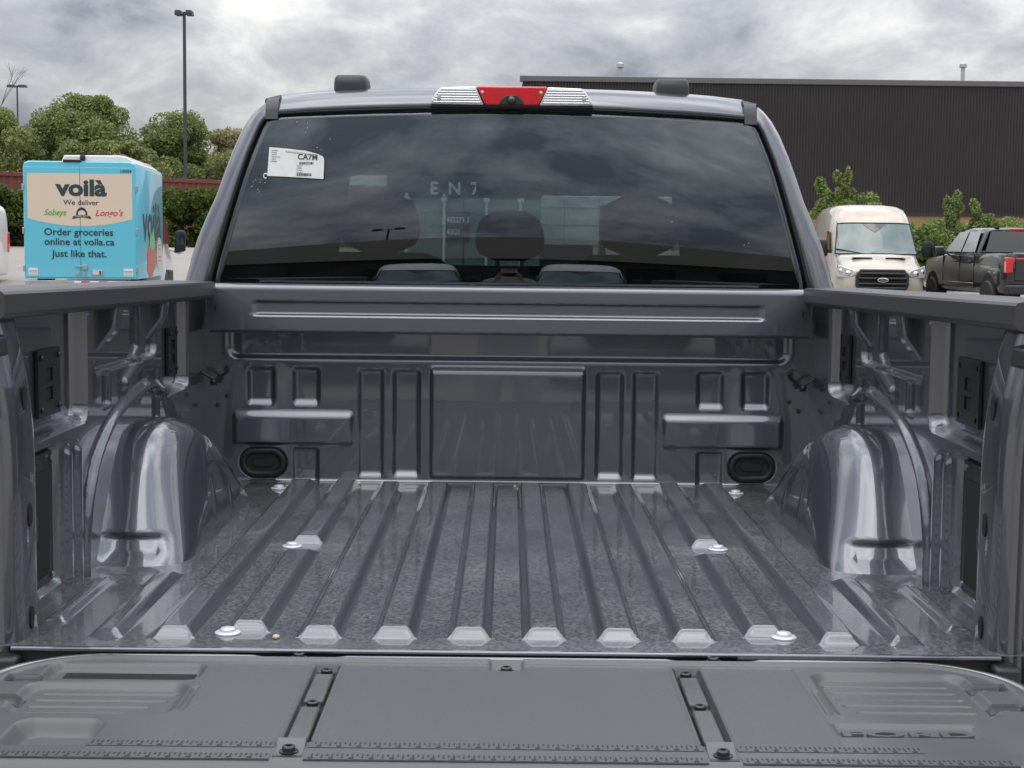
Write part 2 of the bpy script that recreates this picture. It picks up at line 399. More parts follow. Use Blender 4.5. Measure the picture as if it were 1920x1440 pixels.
# ---- bed floor
def rib(cx, y0, y1, hx=.036, wx=.0165, w0=.019, w1=.03):
    def f(u, v):
        s = np.minimum(np.minimum((hx-np.abs(u-cx))/wx, (v-y0)/w0), (y1-v)/w1)
        return -s            # edge width 1 => slope handled here
    return f
feats = []
for sx in (-1, 1):
    for cx in (.0605, .1815, .302): feats.append(('rib', rib(sx*cx, .066, 1.635), .016, 1.))
    feats.append(('rib', rib(sx*.422, .095, .765, w1=.06), .016, 1.))
    feats.append(('rib', rib(sx*.422, .835, 1.66), .016, 1.))
    feats.append(('rib', rib(sx*.537, .056, 1.66), .016, 1.))
    feats.append(('rib', rib(sx*.643, .056, .53, hx=.028), .012, 1.))
    feats.append(('rib', rib(sx*.752, .14, .49, hx=.022, wx=.014), .010, 1.))
def fl(U, V, Hh):
    return U, V, ZF + Hh
floor = hf_sheet('bed_floor', -.84, .84, 0.0, 1.70, .004, .0055, feats, fl, 'bed_floor_paint', T)
b = MB(); b.prism([(-.002, ZF+.0005), (-.005, ZF-.002), (-.005, ZF-.006), (.0, ZF-.008), (.03, ZF-.008), (.03, ZF-.002)], -.775, .775, 'x')
b.build('rear_lip', 'paint', floor, bevel=.001)
MB().box(-.78, .78, .004, .03, ZF-.06, ZF-.009).build('gap_shade_strip', 'rubber', floor)  # black strip standing in for the shaded gap under the floor lip
b = MB(); b.box(-.80, .80, -.012, .20, ZF-.16, ZF-.032); b.build('rear_sill', 'trim', T)
def bed_bolt(x, y, z=ZF):
    o = MB().lathe([(.0005, .0), (.0205, .0), (.021, .002), (.019, .0035), (.0125, .004), (.0125, .0075), (.0105, .0095), (.0005, .0102)], 22, (x, y, z)).build('bolt', 'bolt_white', floor, sharp=50)
    return o
for x, y in [(-.453, .092), (.452, .10), (-.448, .807), (.443, .823), (-.588, 1.561), (.588, 1.557)]: bed_bolt(x, y)
# grit on the floor
for k, (x, y, r) in enumerate([(-.31, .30, .006), (-.37, .062, .006), (-.39, 1.64, .008), (-.33, 1.64, .007), (-.57, 1.59, .005), (-.30, 1.32, .004), (-.55, 1.655, .005), (.02, 1.63, .004)]):
    o = MB().sphere((x, y, ZF+r*.5), (r, r*1.3, r*.6), 7, 5).build('grit_crumb', 'grit', floor, sharp=20)

# ---- front wall of the bed
def fw_(U, V, Hh): return U, 1.70-Hh, ZF+V
feats = []
r_ = .014
feats.append(('raised_panel', pad(-.209, .206, .008, .314, .011, .011, .025), .0115, 1.))
for s in (-1, 1):
    def q(a, b_, c, d_, r): return rect(min(s*a, s*b_), max(s*a, s*b_), c, d_, r)
    def pq(a, b_, c, d_, ws, wb, wt): return pad(min(s*a, s*b_), max(s*a, s*b_), c, d_, ws, wb, wt)
    feats.append(('pressed_slot', pq(.231, .308, .008, .302, .013, .022, .014), -.012, 1.))
    feats.append(('pressed_slot', pq(.329, .399, .008, .302, .010, .018, .011), -.0095, 1.))
    feats.append(('pressed_slot', pq(.498, .573, .199, .304, .011, .020, .012), -.0105, 1.))
    feats.append(('pressed_slot', pq(.617, .693, .199, .304, .011, .020, .012), -.0105, 1.))
    feats.append(('raised_bar', pq(.408, .732, .094, .190, .013, .012, .022), .0115, 1.))
    feats.append(('pressed_slot', pq(.501, .575, -.08, .090, .010, .01, .011), -.0095, 1.))
    feats.append(('plug_seat', q(.585, .715, .006, .090, .040), -.008, .012))
feats.append((None, rect(-.748, .748, .320, .60, .035), -.008, .018))
def fillet(U, V): return .004*np.clip(1-V/.006, 0, 1)**2
wall = hf_sheet('bed_front_wall', -.82, .82, 0.0, .44, .0032, .0032, feats, fw_, 'paint', T, base=fillet)
for s in (-1, 1):   # black oval plugs
    b = MB(); rings = []
    def stad(hx, hz, y, n=24):
        o = []
        for k in range(n):
            a = 2*math.pi*k/n; cx = hx-hz if math.cos(a) >= 0 else -(hx-hz)
            o.append((s*.650+cx+hz*math.cos(a), y, ZF+.048+hz*math.sin(a)))
        return o
    rings = [stad(.06, .038, 1.706), stad(.06, .038, 1.693), stad(.054, .032, 1.690), stad(.046, .025, 1.692), stad(.044, .023, 1.699), stad(.030, .012, 1.699), stad(.028, .010, 1.695), stad(.006, .002, 1.695)]
    b.loft(rings).build('oval_plug', 'rubber', wall, sharp=60)
# ---- bulkhead box over the wall
def bh(U, V, Hh):
    # V runs along a profile: underside -> rear face -> rounded top -> top towards the cab
    pr = [(-.10, 1.712, .395), (0.0, 1.612, .398), (.012, 1.603, .406), (.125, 1.612, .512), (.134, 1.616, .520), (.146, 1.630, .5245), (.160, 1.650, .5255), (.170, 1.662, .5215), (.185, 1.680, .5205), (.34, 1.845, .5205)]
    t = [p[0] for p in pr]
    return U, np.interp(V, t, [p[1] for p in pr])+Hh, ZF+np.interp(V, t, [p[2] for p in pr])
feats = [('pressed_slot', rect(-.662, .657, .050, .094, .008), .010, .0085)]
hf_sheet('bulkhead', -.775, .775, -.10, .34, .006, .0028, feats, bh, 'paint', T)
for s in (-1, 1):
    MB().box(min(s*.756, s*.759), max(s*.756, s*.759), 1.604, 1.6065, ZF+.452, ZF+.470).build('slot_hole', 'void', T)

# ---- inner side walls, rails, posts, wheelhouses
arch = spline([(.50, -.02), (.513, .09), (.563, .184), (.64, .238), (.75, .280), (.90, .306), (1.06, .314), (1.17, .288), (1.256, .238), (1.34, .15), (1.38, .05), (1.385, -.02)], 5)
def railz(y): return ZF+.529+.027*np.clip((1.62-np.asarray(y))/1.64, 0, 1.1)
for s in (-1, 1):
    def sw(U, V, Hh): return s*(.80-Hh), U, ZF+V
    feats = [
        ('tie_down_pocket', rect(.118, .552, .288, .80, .035), -.034, .013),
        ('tie_down_pocket', rect(1.175, 1.474, .268, .80, .03), -.032, .012),
        (None, rect(.60, 1.13, .372, .80, .03), -.014, .010),
        ('vertical_bead', rr(.468, .115, .024, .148, .022), .010, .018),
        ('vertical_bead', rr(.402, .115, .024, .150, .022), .010, .018),
        ('pressed_slot', rect(1.02, 1.155, .22, .348, .016), -.010, .012),
        ('pressed_slot', rect(.648, .722, .30, .376, .014), -.010, .012),
        ('access_recess', rect(.190, .362, .020, .275, .012), -.016, .010),
        ('angled_strut', poly_line([(.985, .62), (.985, .395), (.945, .372), (.825, .335)], .024), .011, .016),
        ('wheel_arch_bead', poly_line(arch, .017), .015, .016),
    ]
    side = hf_sheet('bed_side_wall', .10, 1.70, 0.0, .52, .004, .004, feats, sw, 'paint', T)
    # tie-down plates: a black plate with two square holes, four bolts
    for (y0, y1, xw, zb, zt) in ((.330, .462, .832, .318, .438), (1.356, 1.456, .830, .305, .422)):
        yc = (y0+y1)/2; x = s*xw
        def pl(a0, a1, c0, c1, d0=.0, d1=.006):
            return (min(x, x-s*d1)+0, max(x, x-s*d1), a0, a1, ZF+c0, ZF+c1)
        b = MB(); hy0, hy1 = yc-.022, yc+.020
        h1, h2, h3, h4 = zb+.028, zb+.052, zb+.062, zb+.086
        for a in ((y0, hy0, zb, zt), (hy1, y1, zb, zt), (hy0, hy1, zb, h1), (hy0, hy1, h2, h3), (hy0, hy1, h4, zt)):
            b.box(*pl(*a))
        plate = b.build('tie_down_plate', 'bolt_black', T)
        MB().box(min(x, x-s*.002), max(x, x-s*.002), hy0-.003, hy1+.003, ZF+zb+.02, ZF+zt-.02).build('dark_hole', 'void', plate)
        for yy in (y0+.014, y1-.014):
            for zz in (zb+.014, zt-.014):
                MB().lathe([(.0003, 0), (.0055, 0), (.0055, .003), (.0035, .005), (.0003, .0055)], 10, (x-s*.006, yy, ZF+zz), 'x').build('rivet', 'bolt_black', plate)
    # access plate low at the rear
    b = MB(); b.box(*sorted((s*.811, s*.816)), .20, .352, ZF+.03, ZF+.262); ap = b.build('access_plate', 'bolt_black', T, bevel=.002)
    MB().box(*sorted((s*.8095, s*.8105)), .205, .325, ZF+.045, ZF+.232).build('dark_hole', 'void', ap)
    MB().box(*sorted((s*.802, s*.811)), .22, .235, ZF+.12, ZF+.16).build('clip', 'trim', ap)
    for zz in (.25, .04): MB().lathe([(.0003, 0), (.006, 0), (.006, .003), (.0003, .005)], 10, (s*.809, .338, ZF+zz), 'x').build('rivet', 'zinc', ap)
    # gussets under the rail
    for yg in (1.085, .665):
        b = MB(); b.prism([(s*.768, ZF+.51), (s*.842, ZF+.51), (s*.842, ZF+.392), (s*.828, ZF+.392), (s*.776, ZF+.46)], yg, yg+.05, 'y')
        b.build('rail_gusset', 'paint', T, bevel=.006, seg=3)
    # rounded corner column at the front
    pr = [(.81, 1.69), (.81, 1.56), (.792, 1.548), (.765, 1.552), (.742, 1.575), (.735, 1.61), (.735, 1.70)]
    rings = []
    for z in np.linspace(.36, .50, 6):
        k = np.clip((z-.36)/.06, 0, 1); k = k*k*(3-2*k)
        rings.append([(s*(.81-(.81-x)*k), 1.70-(1.70-y)*k, ZF+z) for x, y in pr])
    # rail cap
    rings = []
    for y in np.linspace(-.045, 1.625, 14):
        zt = float(railz(y)); wob = 0
        prof = [(.90, zt-.045), (.775, zt-.045), (.764, zt-.040), (.760, zt-.034), (.7605, zt-.006), (.764, zt-.0015), (.772, zt), (.782, zt-.0008), (.786, zt-.004), (.790, zt-.001), (.80, zt+.001), (.90, zt+.002), (.935, zt-.008), (.945, zt-.03), (.945, zt-.045)]
        rings.append([(s*x, y, z) for x, z in prof])
    MB().loft(rings).build('bed_rail_cap', 'rail_plastic', T, sharp=32)
    # rear post with inward flange
    rings = []
    pr = [(.84, .118), (.772, .116), (.766, .110), (.765, .100), (.765, .045), (.768, .030), (.778, .012), (.790, .006), (.800, .010), (.806, .016), (.816, .014), (.826, -.004), (.842, -.012), (.90, -.018), (.965, -.010), (.975, .02), (.975, .118)]
    for z in (-.10, .0, .10, .2, .28, .33, .37, .41, .45, .49, .515):
        k = np.clip((z-.27)/.25, 0, 1); sh = .034*k*k
        rings.append([(s*min(x+sh*(1 if x < .86 else .2), .985), y, ZF+z) for x, y in pr])
    post = MB().loft(rings).build('rear_post', 'paint', T, sharp=60)
    for zz in (.382, .195, .028):
        rg = []
        for dx in (0, .0022):
            rg.append([(s*(.765+(.006 if zz > .3 else 0)-dx), .072+.010*math.cos(a), ZF+zz+.019*math.sin(a)) for a in np.linspace(0, 2*math.pi, 17)[:-1]])
        MB().loft(rg).build('post_hole', 'void', post, sharp=60)
    b = MB(); b.prism([(s*.775, ZF+.455), (s*.80, ZF+.450), (s*.842, ZF+.452), (s*.846, ZF+.487), (s*.80, ZF+.490), (s*.779, ZF+.485)], -.050, .02, 'y')
    b.build('gate_bumper', 'trim', post, bevel=.005, seg=3)
    MB().lathe([(.0005, 0), (.013, 0), (.013, .006), (.009, .010), (.009, .05), (.0005, .05)], 14, (s*.815, -.045, ZF+.415), 'y').build('striker_pin', 'bolt_black', post)
    for zz in (.06, .15, .26, .33): MB().lathe([(.0003, 0), (.012, 0), (.010, -.004), (.0003, -.005)], 12, (s*.872, -.016, ZF+zz), 'y').build('weld_dimple', 'paint', post)
    # tie-down hook in the front corner
    b = MB(); b.tube([(s*.742, 1.70, ZF+.292), (s*.752, 1.672, ZF+.282), (s*.772, 1.65, ZF+.272), (s*.79, 1.64, ZF+.285), (s*.80, 1.635, ZF+.293)], .004, 8)
    b.sphere((s*.772, 1.652, ZF+.267), (.010, .010, .008), 10, 6); b.box(*sorted((s*.766, s*.781)), 1.655, 1.668, ZF+.256, ZF+.272)
    b.build('tie_down_hook', 'bolt_black', T)
    for xx, zz in ((.745, .30), (.745, .225), (.77, .20)): MB().lathe([(.0003, 0), (.006, 0), (.006, -.003), (.0003, -.004)], 10, (s*xx, 1.698, ZF+zz), 'y').build('rivet', 'bolt_black', T)
    # wheelhouse
    yc = 1.0
    arc = spline([(.585, 0), (.600, .022), (.632, .062), (.685, .128), (.735, .188), (.785, .231), (.84, .254), (.90, .262), (.97, .256), (1.05, .233), (1.13, .194), (1.22, .138), (1.31, .077), (1.38, .031), (1.43, 0)], 10)
    prof = spline([(.631, .14), (.631, .115), (.633, .088), (.638, .062), (.646, .041), (.660, .023), (.680, .010), (.705, .003), (.74, 0), (.79, 0), (.835, -.002)], 3)
    def wh_ring(x, ins, k_=1.):
        ring = []
        for i_, (ya, za) in enumerate(arc):
            zz = za*(1-ins/.30)*k_; y1_ = ya+min(.26, ins*(.85+4.6*zz/.26))*(yc-ya)/.415 if ya < yc else yc+(ya-yc)*(1-ins*.6); yy = yc+(y1_-yc)*k_
            if i_ < 40 and k_ == 1.:      # step pressed into the foot of the rear face
                u_ = min(1, max(0, (x-.662)/.03))*min(1, max(0, (.802-x)/.022))
                yy += .017*u_*min(1, max(0, zz/.03))*min(1, max(0, (.064-zz)/.012))
            dx = .032*max(0, zz-.02)/.25 if x < .68 else .032*max(0, zz-.02)/.25*max(0, (.75-x)/.07)
            ring.append((s*(x+dx), yy, ZF+zz-.006))
        return ring
    rings = [wh_ring(.631, .15, .02), wh_ring(.631, .15, .5)] + [wh_ring(x, i_) for x, i_ in prof]
    wh = MB().loft(rings, closed=False).build('wheelhouse', 'paint', T, sharp=180)
    for yy, z1 in ((.95, .13), (1.13, .11)):
        b = MB(); pts = [(s*(.634-.004), yy, ZF+.012), (s*(.636-.004), yy, ZF+.02)]
        b.tube([(s*.636, yy, ZF+.025), (s*.640, yy+.003, ZF+z1*.5), (s*.650, yy+.006, ZF+z1)], [.008, .009, .006], 8).build('pressed_bead', 'paint', wh)
    # outer bed side with wheel opening
    b = MB(); prof = [(.945, ZF+.49), (.975, ZF+.46), (.995, ZF+.36), (1.0, ZF+.2), (.985, ZF+.0), (.97, ZF-.35)]
    rings = [[(s*x, y, z) for x, z in prof] for y in (-.02, .3, 1.0, 1.5, 1.76)]
    b.loft(rings, closed=False).build('bed_outer_side', 'paint', T, sharp=180)
    for yw in (1.0, 4.68):
        wl = MB().lathe([(.22, -.13), (.36, -.13), (.39, -.10), (.395, 0), (.39, .10), (.36, .13), (.22, .13)], 32, (s*.86, yw, .40), 'x').build('wheel', 'rubber', T)
        MB().lathe([(.001, .10), (.06, .10), (.08, .07), (.20, .08), (.225, .125), (.23, -.1), (.001, -.1)], 28, (s*.86, yw, .40), 'x').build('rim', 'alu', wl)
# ---- tailgate, lowered
GZ = .893
def tg(U, V, Hh):
    # V runs from the hinge (0) to the outer edge (-.5); rounded towards the outer edge
    edge = np.clip((-.488-V)/.03, 0, 1); z = GZ+Hh-.030*edge**2
    return U, V, z
def tail_outline(u, v):      # rounded hinge-side corners
    return rr(0, -.306, .757, .282, .15)(u, v)
def ribset(s, ys, xl, xr):
    o = []
    for y, a, c in zip(ys, xl, xr): o.append(('pressed_groove', rr(s*(a+c)/2, y, abs(c-a)/2, .0045, .004), -.009, .004))
    return o
feats = []
# raised painted-looking rim round the plate
feats.append((None, lambda u, v: np.abs(tail_outline(u, v)+.012)-.011, .004, .009))
# left: open slot, pocket with grooves, cup pocket
feats.append(('hand_slot', rect(-.690, -.452, -.152, -.066, .02), -.013, .011))
feats.append(('shallow_pocket', rect(-.695, -.456, -.316, -.165, .03), -.010, .013))
feats += ribset(-1, (-.198, -.228, -.258, -.288), (.472, .480, .498, .525), (.666, .668, .668, .667))
feats.append(('deep_pocket', rect(-.654, -.532, -.452, -.338, .03), -.022, .018))
feats.append(('pressed_pip', rect(-.452, -.443, -.296, -.184, .004), -.004, .003))
# right: pocket with grooves, lettered recess
feats.append(('shallow_pocket', rect(.455, .690, -.300, -.078, .03), -.010, .013))
feats += ribset(1, (-.122, -.153, -.184, -.215, -.248, -.281), (.470, .474, .478, .482, .494, .512), (.656, .660, .662, .664, .662, .660))
feats.append(('lettered_recess', rect(.440, .632, -.386, -.328, .008), -.006, .005))
feats.append(('pressed_pip', rect(.443, .452, -.290, -.175, .004), -.004, .003))
for s in (-1, 1):
    x0, x1 = sorted((s*.252, s*.293))
    feats.append(('strap_channel', rect(x0, x1, -.428, -.066, .004), -.010, .005, 'gate_dark'))
    xa, xb = sorted((s*.294, s*.437))
    feats.append(('textured_panel', rect(xa+.001, xb, -.424, -.055, .004), -.0016, .003, 'gate_texture'))
    for yy in (-.150, -.247): feats.append(('corner_notch', rr(s*.706, yy, .026, .017, .006), -.013, .006, 'gate_dark'))
feats.append(('textured_panel', rect(-.249, .249, -.424, -.055, .006), -.0016, .003, 'gate_texture'))
feats.append(('latch_notch', rect(-.028, .028, -.082, -.030, .005), -.009, .006))
gate = hf_sheet('tailgate', -.756, .756, -.56, -.016, .003, .003, feats, tg, 'gate_plastic', T, keep=lambda u, v: tail_outline(u, v) < .002)
b = MB(); n = 40   # body of the tailgate under the plate
ring = []
for k in range(n):
    a = 2*math.pi*k/n; ring.append((.757*math.copysign(abs(math.cos(a))**.35, math.cos(a)), -.295+.276*math.copysign(abs(math.sin(a))**.35, math.sin(a))))
b.loft([[(x, y, GZ-.036) for x, y in ring], [(x*1.002, y, GZ-.042) for x, y in ring], [(x*1.0, y, GZ-.075) for x, y in ring], [(x*.97, y, GZ-.085) for x, y in ring]])
b.build('tailgate_shell', 'paint', gate, sharp=60)
# bright painted edge of the shell that shows round the hinge side
b = MB(); pts = []
for k in range(41):
    t = k/40
    pts.append(t)
outl = [(-.766, -.30)] + [(-.766+.16*(1-math.cos(a)), -.175+.160*math.sin(a)) for a in np.linspace(0, math.pi/2, 14)] + [(x, -.0155) for x in np.linspace(-.59, .59, 25)] + [(.766-.16*(1-math.cos(a)), -.175+.160*math.sin(a)) for a in np.linspace(math.pi/2, 0, 14)] + [(.766, -.30)]
def dip(x): return .010*max(0, 1-((abs(x)-.322)/.05)**2) if abs(abs(x)-.322) < .05 else 0
b.tube([(x, y-.008-dip(x)*1.6, GZ-.005-dip(x)*.5) for x, y in outl], .0085, 8); b.build('shell_edge', 'gate_rim', gate, sharp=180)
def screw(x, y, z=GZ, par=gate, r=.0085):
    o = MB(); o.lathe([(.0004, 0), (r*1.45, 0), (r*1.45, .002), (r, .0025), (r, .007), (r*.8, .0085), (r*.45, .0085), (r*.4, .005), (.0004, .005)], 14, (x, y, z))
    return o.build('screw', 'bolt_black', par, sharp=45)
for s in (-1, 1):
    screw(s*.322, -.020, GZ-.002); screw(s*.271, -.089, GZ-.008); screw(s*.272, -.252, GZ-.008); screw(s*.274, -.470, GZ+.001)
    for yy in (-.150, -.247): MB().lathe([(.0004, 0), (.010, 0), (.010, .003), (.005, .007), (.0004, .007)], 12, (s*.706, yy, GZ-.013)).build('screw', 'zinc', gate)
    for y0, y1 in ((-.240, -.105), (-.424, -.268)):
        b = MB(); x0, x1 = sorted((s*.2585, s*.2865)); b.box(x0, x1, y0, y1, GZ-.011, GZ-.002); b.build('strap_cover', 'gate_plastic', gate, bevel=.003)
    x0, x1 = sorted((s*.256, s*.293)); b = MB(); b.prism([(-.452, GZ+.001), (-.437, GZ+.009), (-.431, GZ+.006), (-.431, GZ-.002), (-.480, GZ-.002), (-.480, GZ+.001)], x0, x1, 'x')
    b.build('hinge_clip', 'clip_metal', gate, bevel=.001)
    MB().box(x0, x1, -.487, -.453, GZ-.004, GZ+.0006).build('clip_pad', 'gate_dark', gate)
screw(0, -.066, GZ-.008)
# slot openings
for x0, x1 in ((-.655, -.582), (-.545, -.468)):
    MB().box(x0, x1, -.139, -.124, GZ-.0135, GZ-.0118).build('slot_opening', 'void', gate, bevel=.0008)
MB().box(-.664, -.468, -.123, -.082, GZ-.0135, GZ-.0118).build('slot_opening', 'void', gate)
# rulers: two dark strips with ticks
for (ya, yb, xr) in ((-.4505, -.4305, .535), (-.4955, -.4765, .642)):
    bs = MB(); bt = MB()
    for x0, x1 in ((-xr, -.296), (-.253, .253), (.296, xr)):
        bs.box(x0, x1, ya, yb, GZ-.001, GZ+.0011)
    o = bs.build('ruler_strip', 'gate_texture', gate, smooth=False)
    k = 0; x = -xr+.004
    while x < xr-.004:
        if not (.248 < abs(x) < .300):
            ln = (.013 if k % 4 == 0 else .009 if k % 2 == 0 else .006)
            bt.box(x, x+.0020, yb-.001-ln, yb-.001, GZ+.001, GZ+.0017)
            if k % 4 == 2: bt.box(x-.003, x+.003, ya+.002, ya+.0065, GZ+.001, GZ+.0017)
        x += .00635; k += 1
    tag(bt.build('ruler_ticks', 'tick', gate, smooth=False), kind='stuff')
text_on('lettering', 'FORD', .046, 'gate_texture', gate, lambda x, y, z: (.535+x*1.38, -.366+y*.62, GZ-.0058+.002+z), bold=.0016, depth=.002, spacing=1.12)
MB().box(.36, .60, -.013, -.004, GZ-.004, GZ+.004).build('hinge_seal', 'rubber', gate, bevel=.003)
b = MB(); b.tube([(.318, -.006, GZ-.02), (.318, -.006, GZ+.004)], .004, 8); b.build('hinge_stud', 'zinc', gate)
# support cables at both hinge corners
for s in (-1, 1):
    b = MB(); b.lathe([(.0005, -.012), (.016, -.012), (.018, 0), (.016, .012), (.0005, .012)], 14, (s*.780, -.012, ZF-.03), 'x'); b.build('hinge_pivot', 'trim', gate)
    MB().box(*sorted((s*.758, s*.80)), -.03, .03, ZF-.07, ZF-.012).build('hinge_bracket', 'trim', gate, bevel=.006)

# ---- cab
def lean(z): t = np.clip((np.asarray(z)-1.42)/.5, 0, 1.2); return .055*t**1.8
def y_rear(x, z): return 1.872+lean(z)*(1+.55*(np.asarray(x)/.8)**2)+.040*(np.asarray(x)/.8)**2
outer = [(.985, .62), (.99, 1.0), (.985, 1.22), (.945, 1.36), (.912, 1.424), (.896, 1.48), (.879, 1.535), (.853, 1.60), (.826, 1.66), (.806, 1.72), (.783, 1.785), (.757, 1.848), (.735, 1.886), (.712, 1.914), (.685, 1.935), (.648, 1.947), (.56, 1.9555), (.47, 1.961), (.30, 1.966), (.15, 1.9685), (0, 1.969)]
inner = [(.80, 1.30), (.81, 1.33), (.82, 1.36), (.828, 1.39), (.826, 1.424), (.812, 1.48), (.797, 1.535), (.779, 1.60), (.764, 1.655), (.745, 1.72), (.727, 1.775), (.709, 1.82), (.697, 1.85), (.686, 1.868), (.668, 1.879), (.640, 1.8845), (.56, 1.889), (.47, 1.893), (.30, 1.899), (.15, 1.9025), (0, 1.9035)]
def full(h): return [(x, z) for x, z in h] + [(-x, z) for x, z in h[-2::-1]]
FO, FI = full(outer), full(inner)
def ringpts(prof, yf): return [(x, float(yf(x, z)), z) for x, z in prof]
def lerp2(A, B_, t): return [((1-t)*a[0]+t*b_[0], (1-t)*a[1]+t*b_[1]) for a, b_ in zip(A, B_)]
gask = lerp2(FI, FO, .07)
rings = [ringpts(gask, lambda x, z: y_rear(x, z)+.004), ringpts(lerp2(FI, FO, .12), lambda x, z: y_rear(x, z)-.004), ringpts(lerp2(FI, FO, .3), lambda x, z: y_rear(x, z)+.001), ringpts(lerp2(FI, FO, .5), lambda x, z: y_rear(x, z)+.009), ringpts(lerp2(FI, FO, .75), lambda x, z: y_rear(x, z)+.021),
         ringpts(lerp2(FI, FO, .92), lambda x, z: y_rear(x, z)+.035), ringpts(lerp2(FI, FO, .985), lambda x, z: y_rear(x, z)+.05), ringpts(FO, lambda x, z: y_rear(x, z)+.085)]
def sc(prof, kx, dz): return [(x*kx, z+dz*max(0, min(1, (z-1.42)/.4))) for x, z in prof]
rings += [ringpts(sc(FO, 1.006, .008), lambda x, z: 2.15+0*x), ringpts(sc(FO, 1.012, .018), lambda x, z: 2.6+0*x), ringpts(sc(FO, 1.01, .012), lambda x, z: 3.1+0*x),
          [(x*(1.0), 3.38+max(0, (1.9-z))*1.25*(1 if z > 1.38 else .65/.65) if z > 1.38 else 4.05, z) for x, z in sc(FO, .985, -.02)]]
MB().loft(rings, closed=False).build('cab_body', 'paint', T, sharp=180)
# gasket
MB().loft([ringpts(lerp2(FI, FO, -.03), lambda x, z: y_rear(x, z)+.004), ringpts(lerp2(FI, FO, .03), lambda x, z: y_rear(x, z)-.004), ringpts(lerp2(FI, FO, .075), lambda x, z: y_rear(x, z)-.005), ringpts(lerp2(FI, FO, .10), lambda x, z: y_rear(x, z)+.003)], closed=False).build('window_seal', 'rubber', T, sharp=180)
# rear glass: a curved, tinted pane with thickness
nu, nv = 61, 31
zz = np.linspace(1.40, 1.9035, nv); GX = np.zeros((nu, nv)); GZz = np.zeros((nu, nv))
ih = inner[3:]
topx = [p[0] for p in ih]; topz = [p[1] for p in ih]
for i, t in enumerate(np.linspace(-1, 1, nu)):
    # columns fan out downwards with the outline; top edge follows the arched header
    xb = t*.824; xt = t*.672
    zt = float(np.interp(abs(xt), topx[::-1], topz[::-1]))
    for j in range(nv):
        f_ = j/(nv-1); z = 1.40+f_*(zt-1.40); wz = float(np.interp(z, topz, topx))
        GX[i, j] = t*min(wz, .826); GZz[i, j] = z
GP = np.stack([GX, y_rear(GX, GZz), GZz], -1)
go = link('rear_window', grid_mesh('rear_window', GP), 'privacy_glass', T, sharp=180)
md = go.modifiers.new('t', 'SOLIDIFY'); md.thickness = .004; md.offset = -1
def on_glass(x, z, d=.0015): return (x, float(y_rear(x, z))-d, z)
# paper sticker with printing
outl = [(-.668, 1.793), (-.617, 1.789), (-.590, 1.786), (-.568, 1.784), (-.545, 1.778), (-.530, 1.774), (-.518, 1.768), (-.514, 1.760), (-.514, 1.736), (-.515, 1.706), (-.57, 1.709), (-.62, 1.7115), (-.672, 1.7135), (-.670, 1.755)]
b = MB(); b.loft([[on_glass(x, z, .006) for x, z in outl], [on_glass(x, z, .007) for x, z in outl]])
st = b.build('paper_sticker', 'sticker', go, smooth=False)
text_on('lettering', 'CA7M', .0215, 'ink', st, lambda x, y, z: on_glass(-.560+x, 1.7655+y-x*.04, .0078), bold=.0004)
b = MB()
def mark(x0, x1, z0, z1):
    b.add([on_glass(x0, z0, .0078), on_glass(x1, z0, .0078), on_glass(x1, z1, .0078), on_glass(x0, z1, .0078)], [(0, 1, 2, 3)])
x = -.583
while x < -.545: w = random.choice((.0012, .002, .003)); mark(x, x+w, 1.746, 1.7525); x += w+random.choice((.0012, .002))
x = -.590
while x < -.550: w = random.choice((.001, .0018, .0026)); mark(x, x+w, 1.7135, 1.7215); x += w+random.choice((.001, .0018))
b.build('barcode', 'ink', st, smooth=False); b = MB()
for k in range(6): mark(-.662, -.662+random.uniform(.012, .028), 1.783-k*.006, 1.785-k*.006)
for k in range(4): mark(-.590, -.590+random.uniform(.01, .022), 1.741-k*.006, 1.7428-k*.006)
for k in range(16): mark(-.622+k*.0055, -.6185+k*.0055, 1.779-k*.0006, 1.783-k*.0006)
tag(b.build('small_print', 'ink_grey', st, smooth=False), kind='stuff')
b = MB(); b.add([on_glass(-.677+.007*math.cos(a), 1.714+.008*math.sin(a), .004) for a in np.linspace(0, 5.2, 12)] + [on_glass(-.677+.0045*math.cos(a), 1.714+.005*math.sin(a), .004) for a in np.linspace(0, 5.2, 12)], [(i, i+1, i+13, i+12) for i in range(11)])
b.build('paper_scrap', 'sticker', go, smooth=False)
b = MB(); random.seed(5)
for cx_, cz_, n_ in ((-.70, 1.685, 9), (-.585, 1.845, 4), (-.52, 1.80, 3), (.665, 1.53, 2), (.45, 1.60, 1)):
    for _ in range(n_):
        x = cx_+random.uniform(-.02, .02); z = cz_+random.uniform(-.02, .02); a = random.uniform(.002, .006)
        b.add([on_glass(x, z, .001), on_glass(x+a, z+.001, .001), on_glass(x+a*.7, z+.002, .001)], [(0, 1, 2)])
tag(b.build('glue_residue', 'sticker', go, smooth=False), kind='stuff')
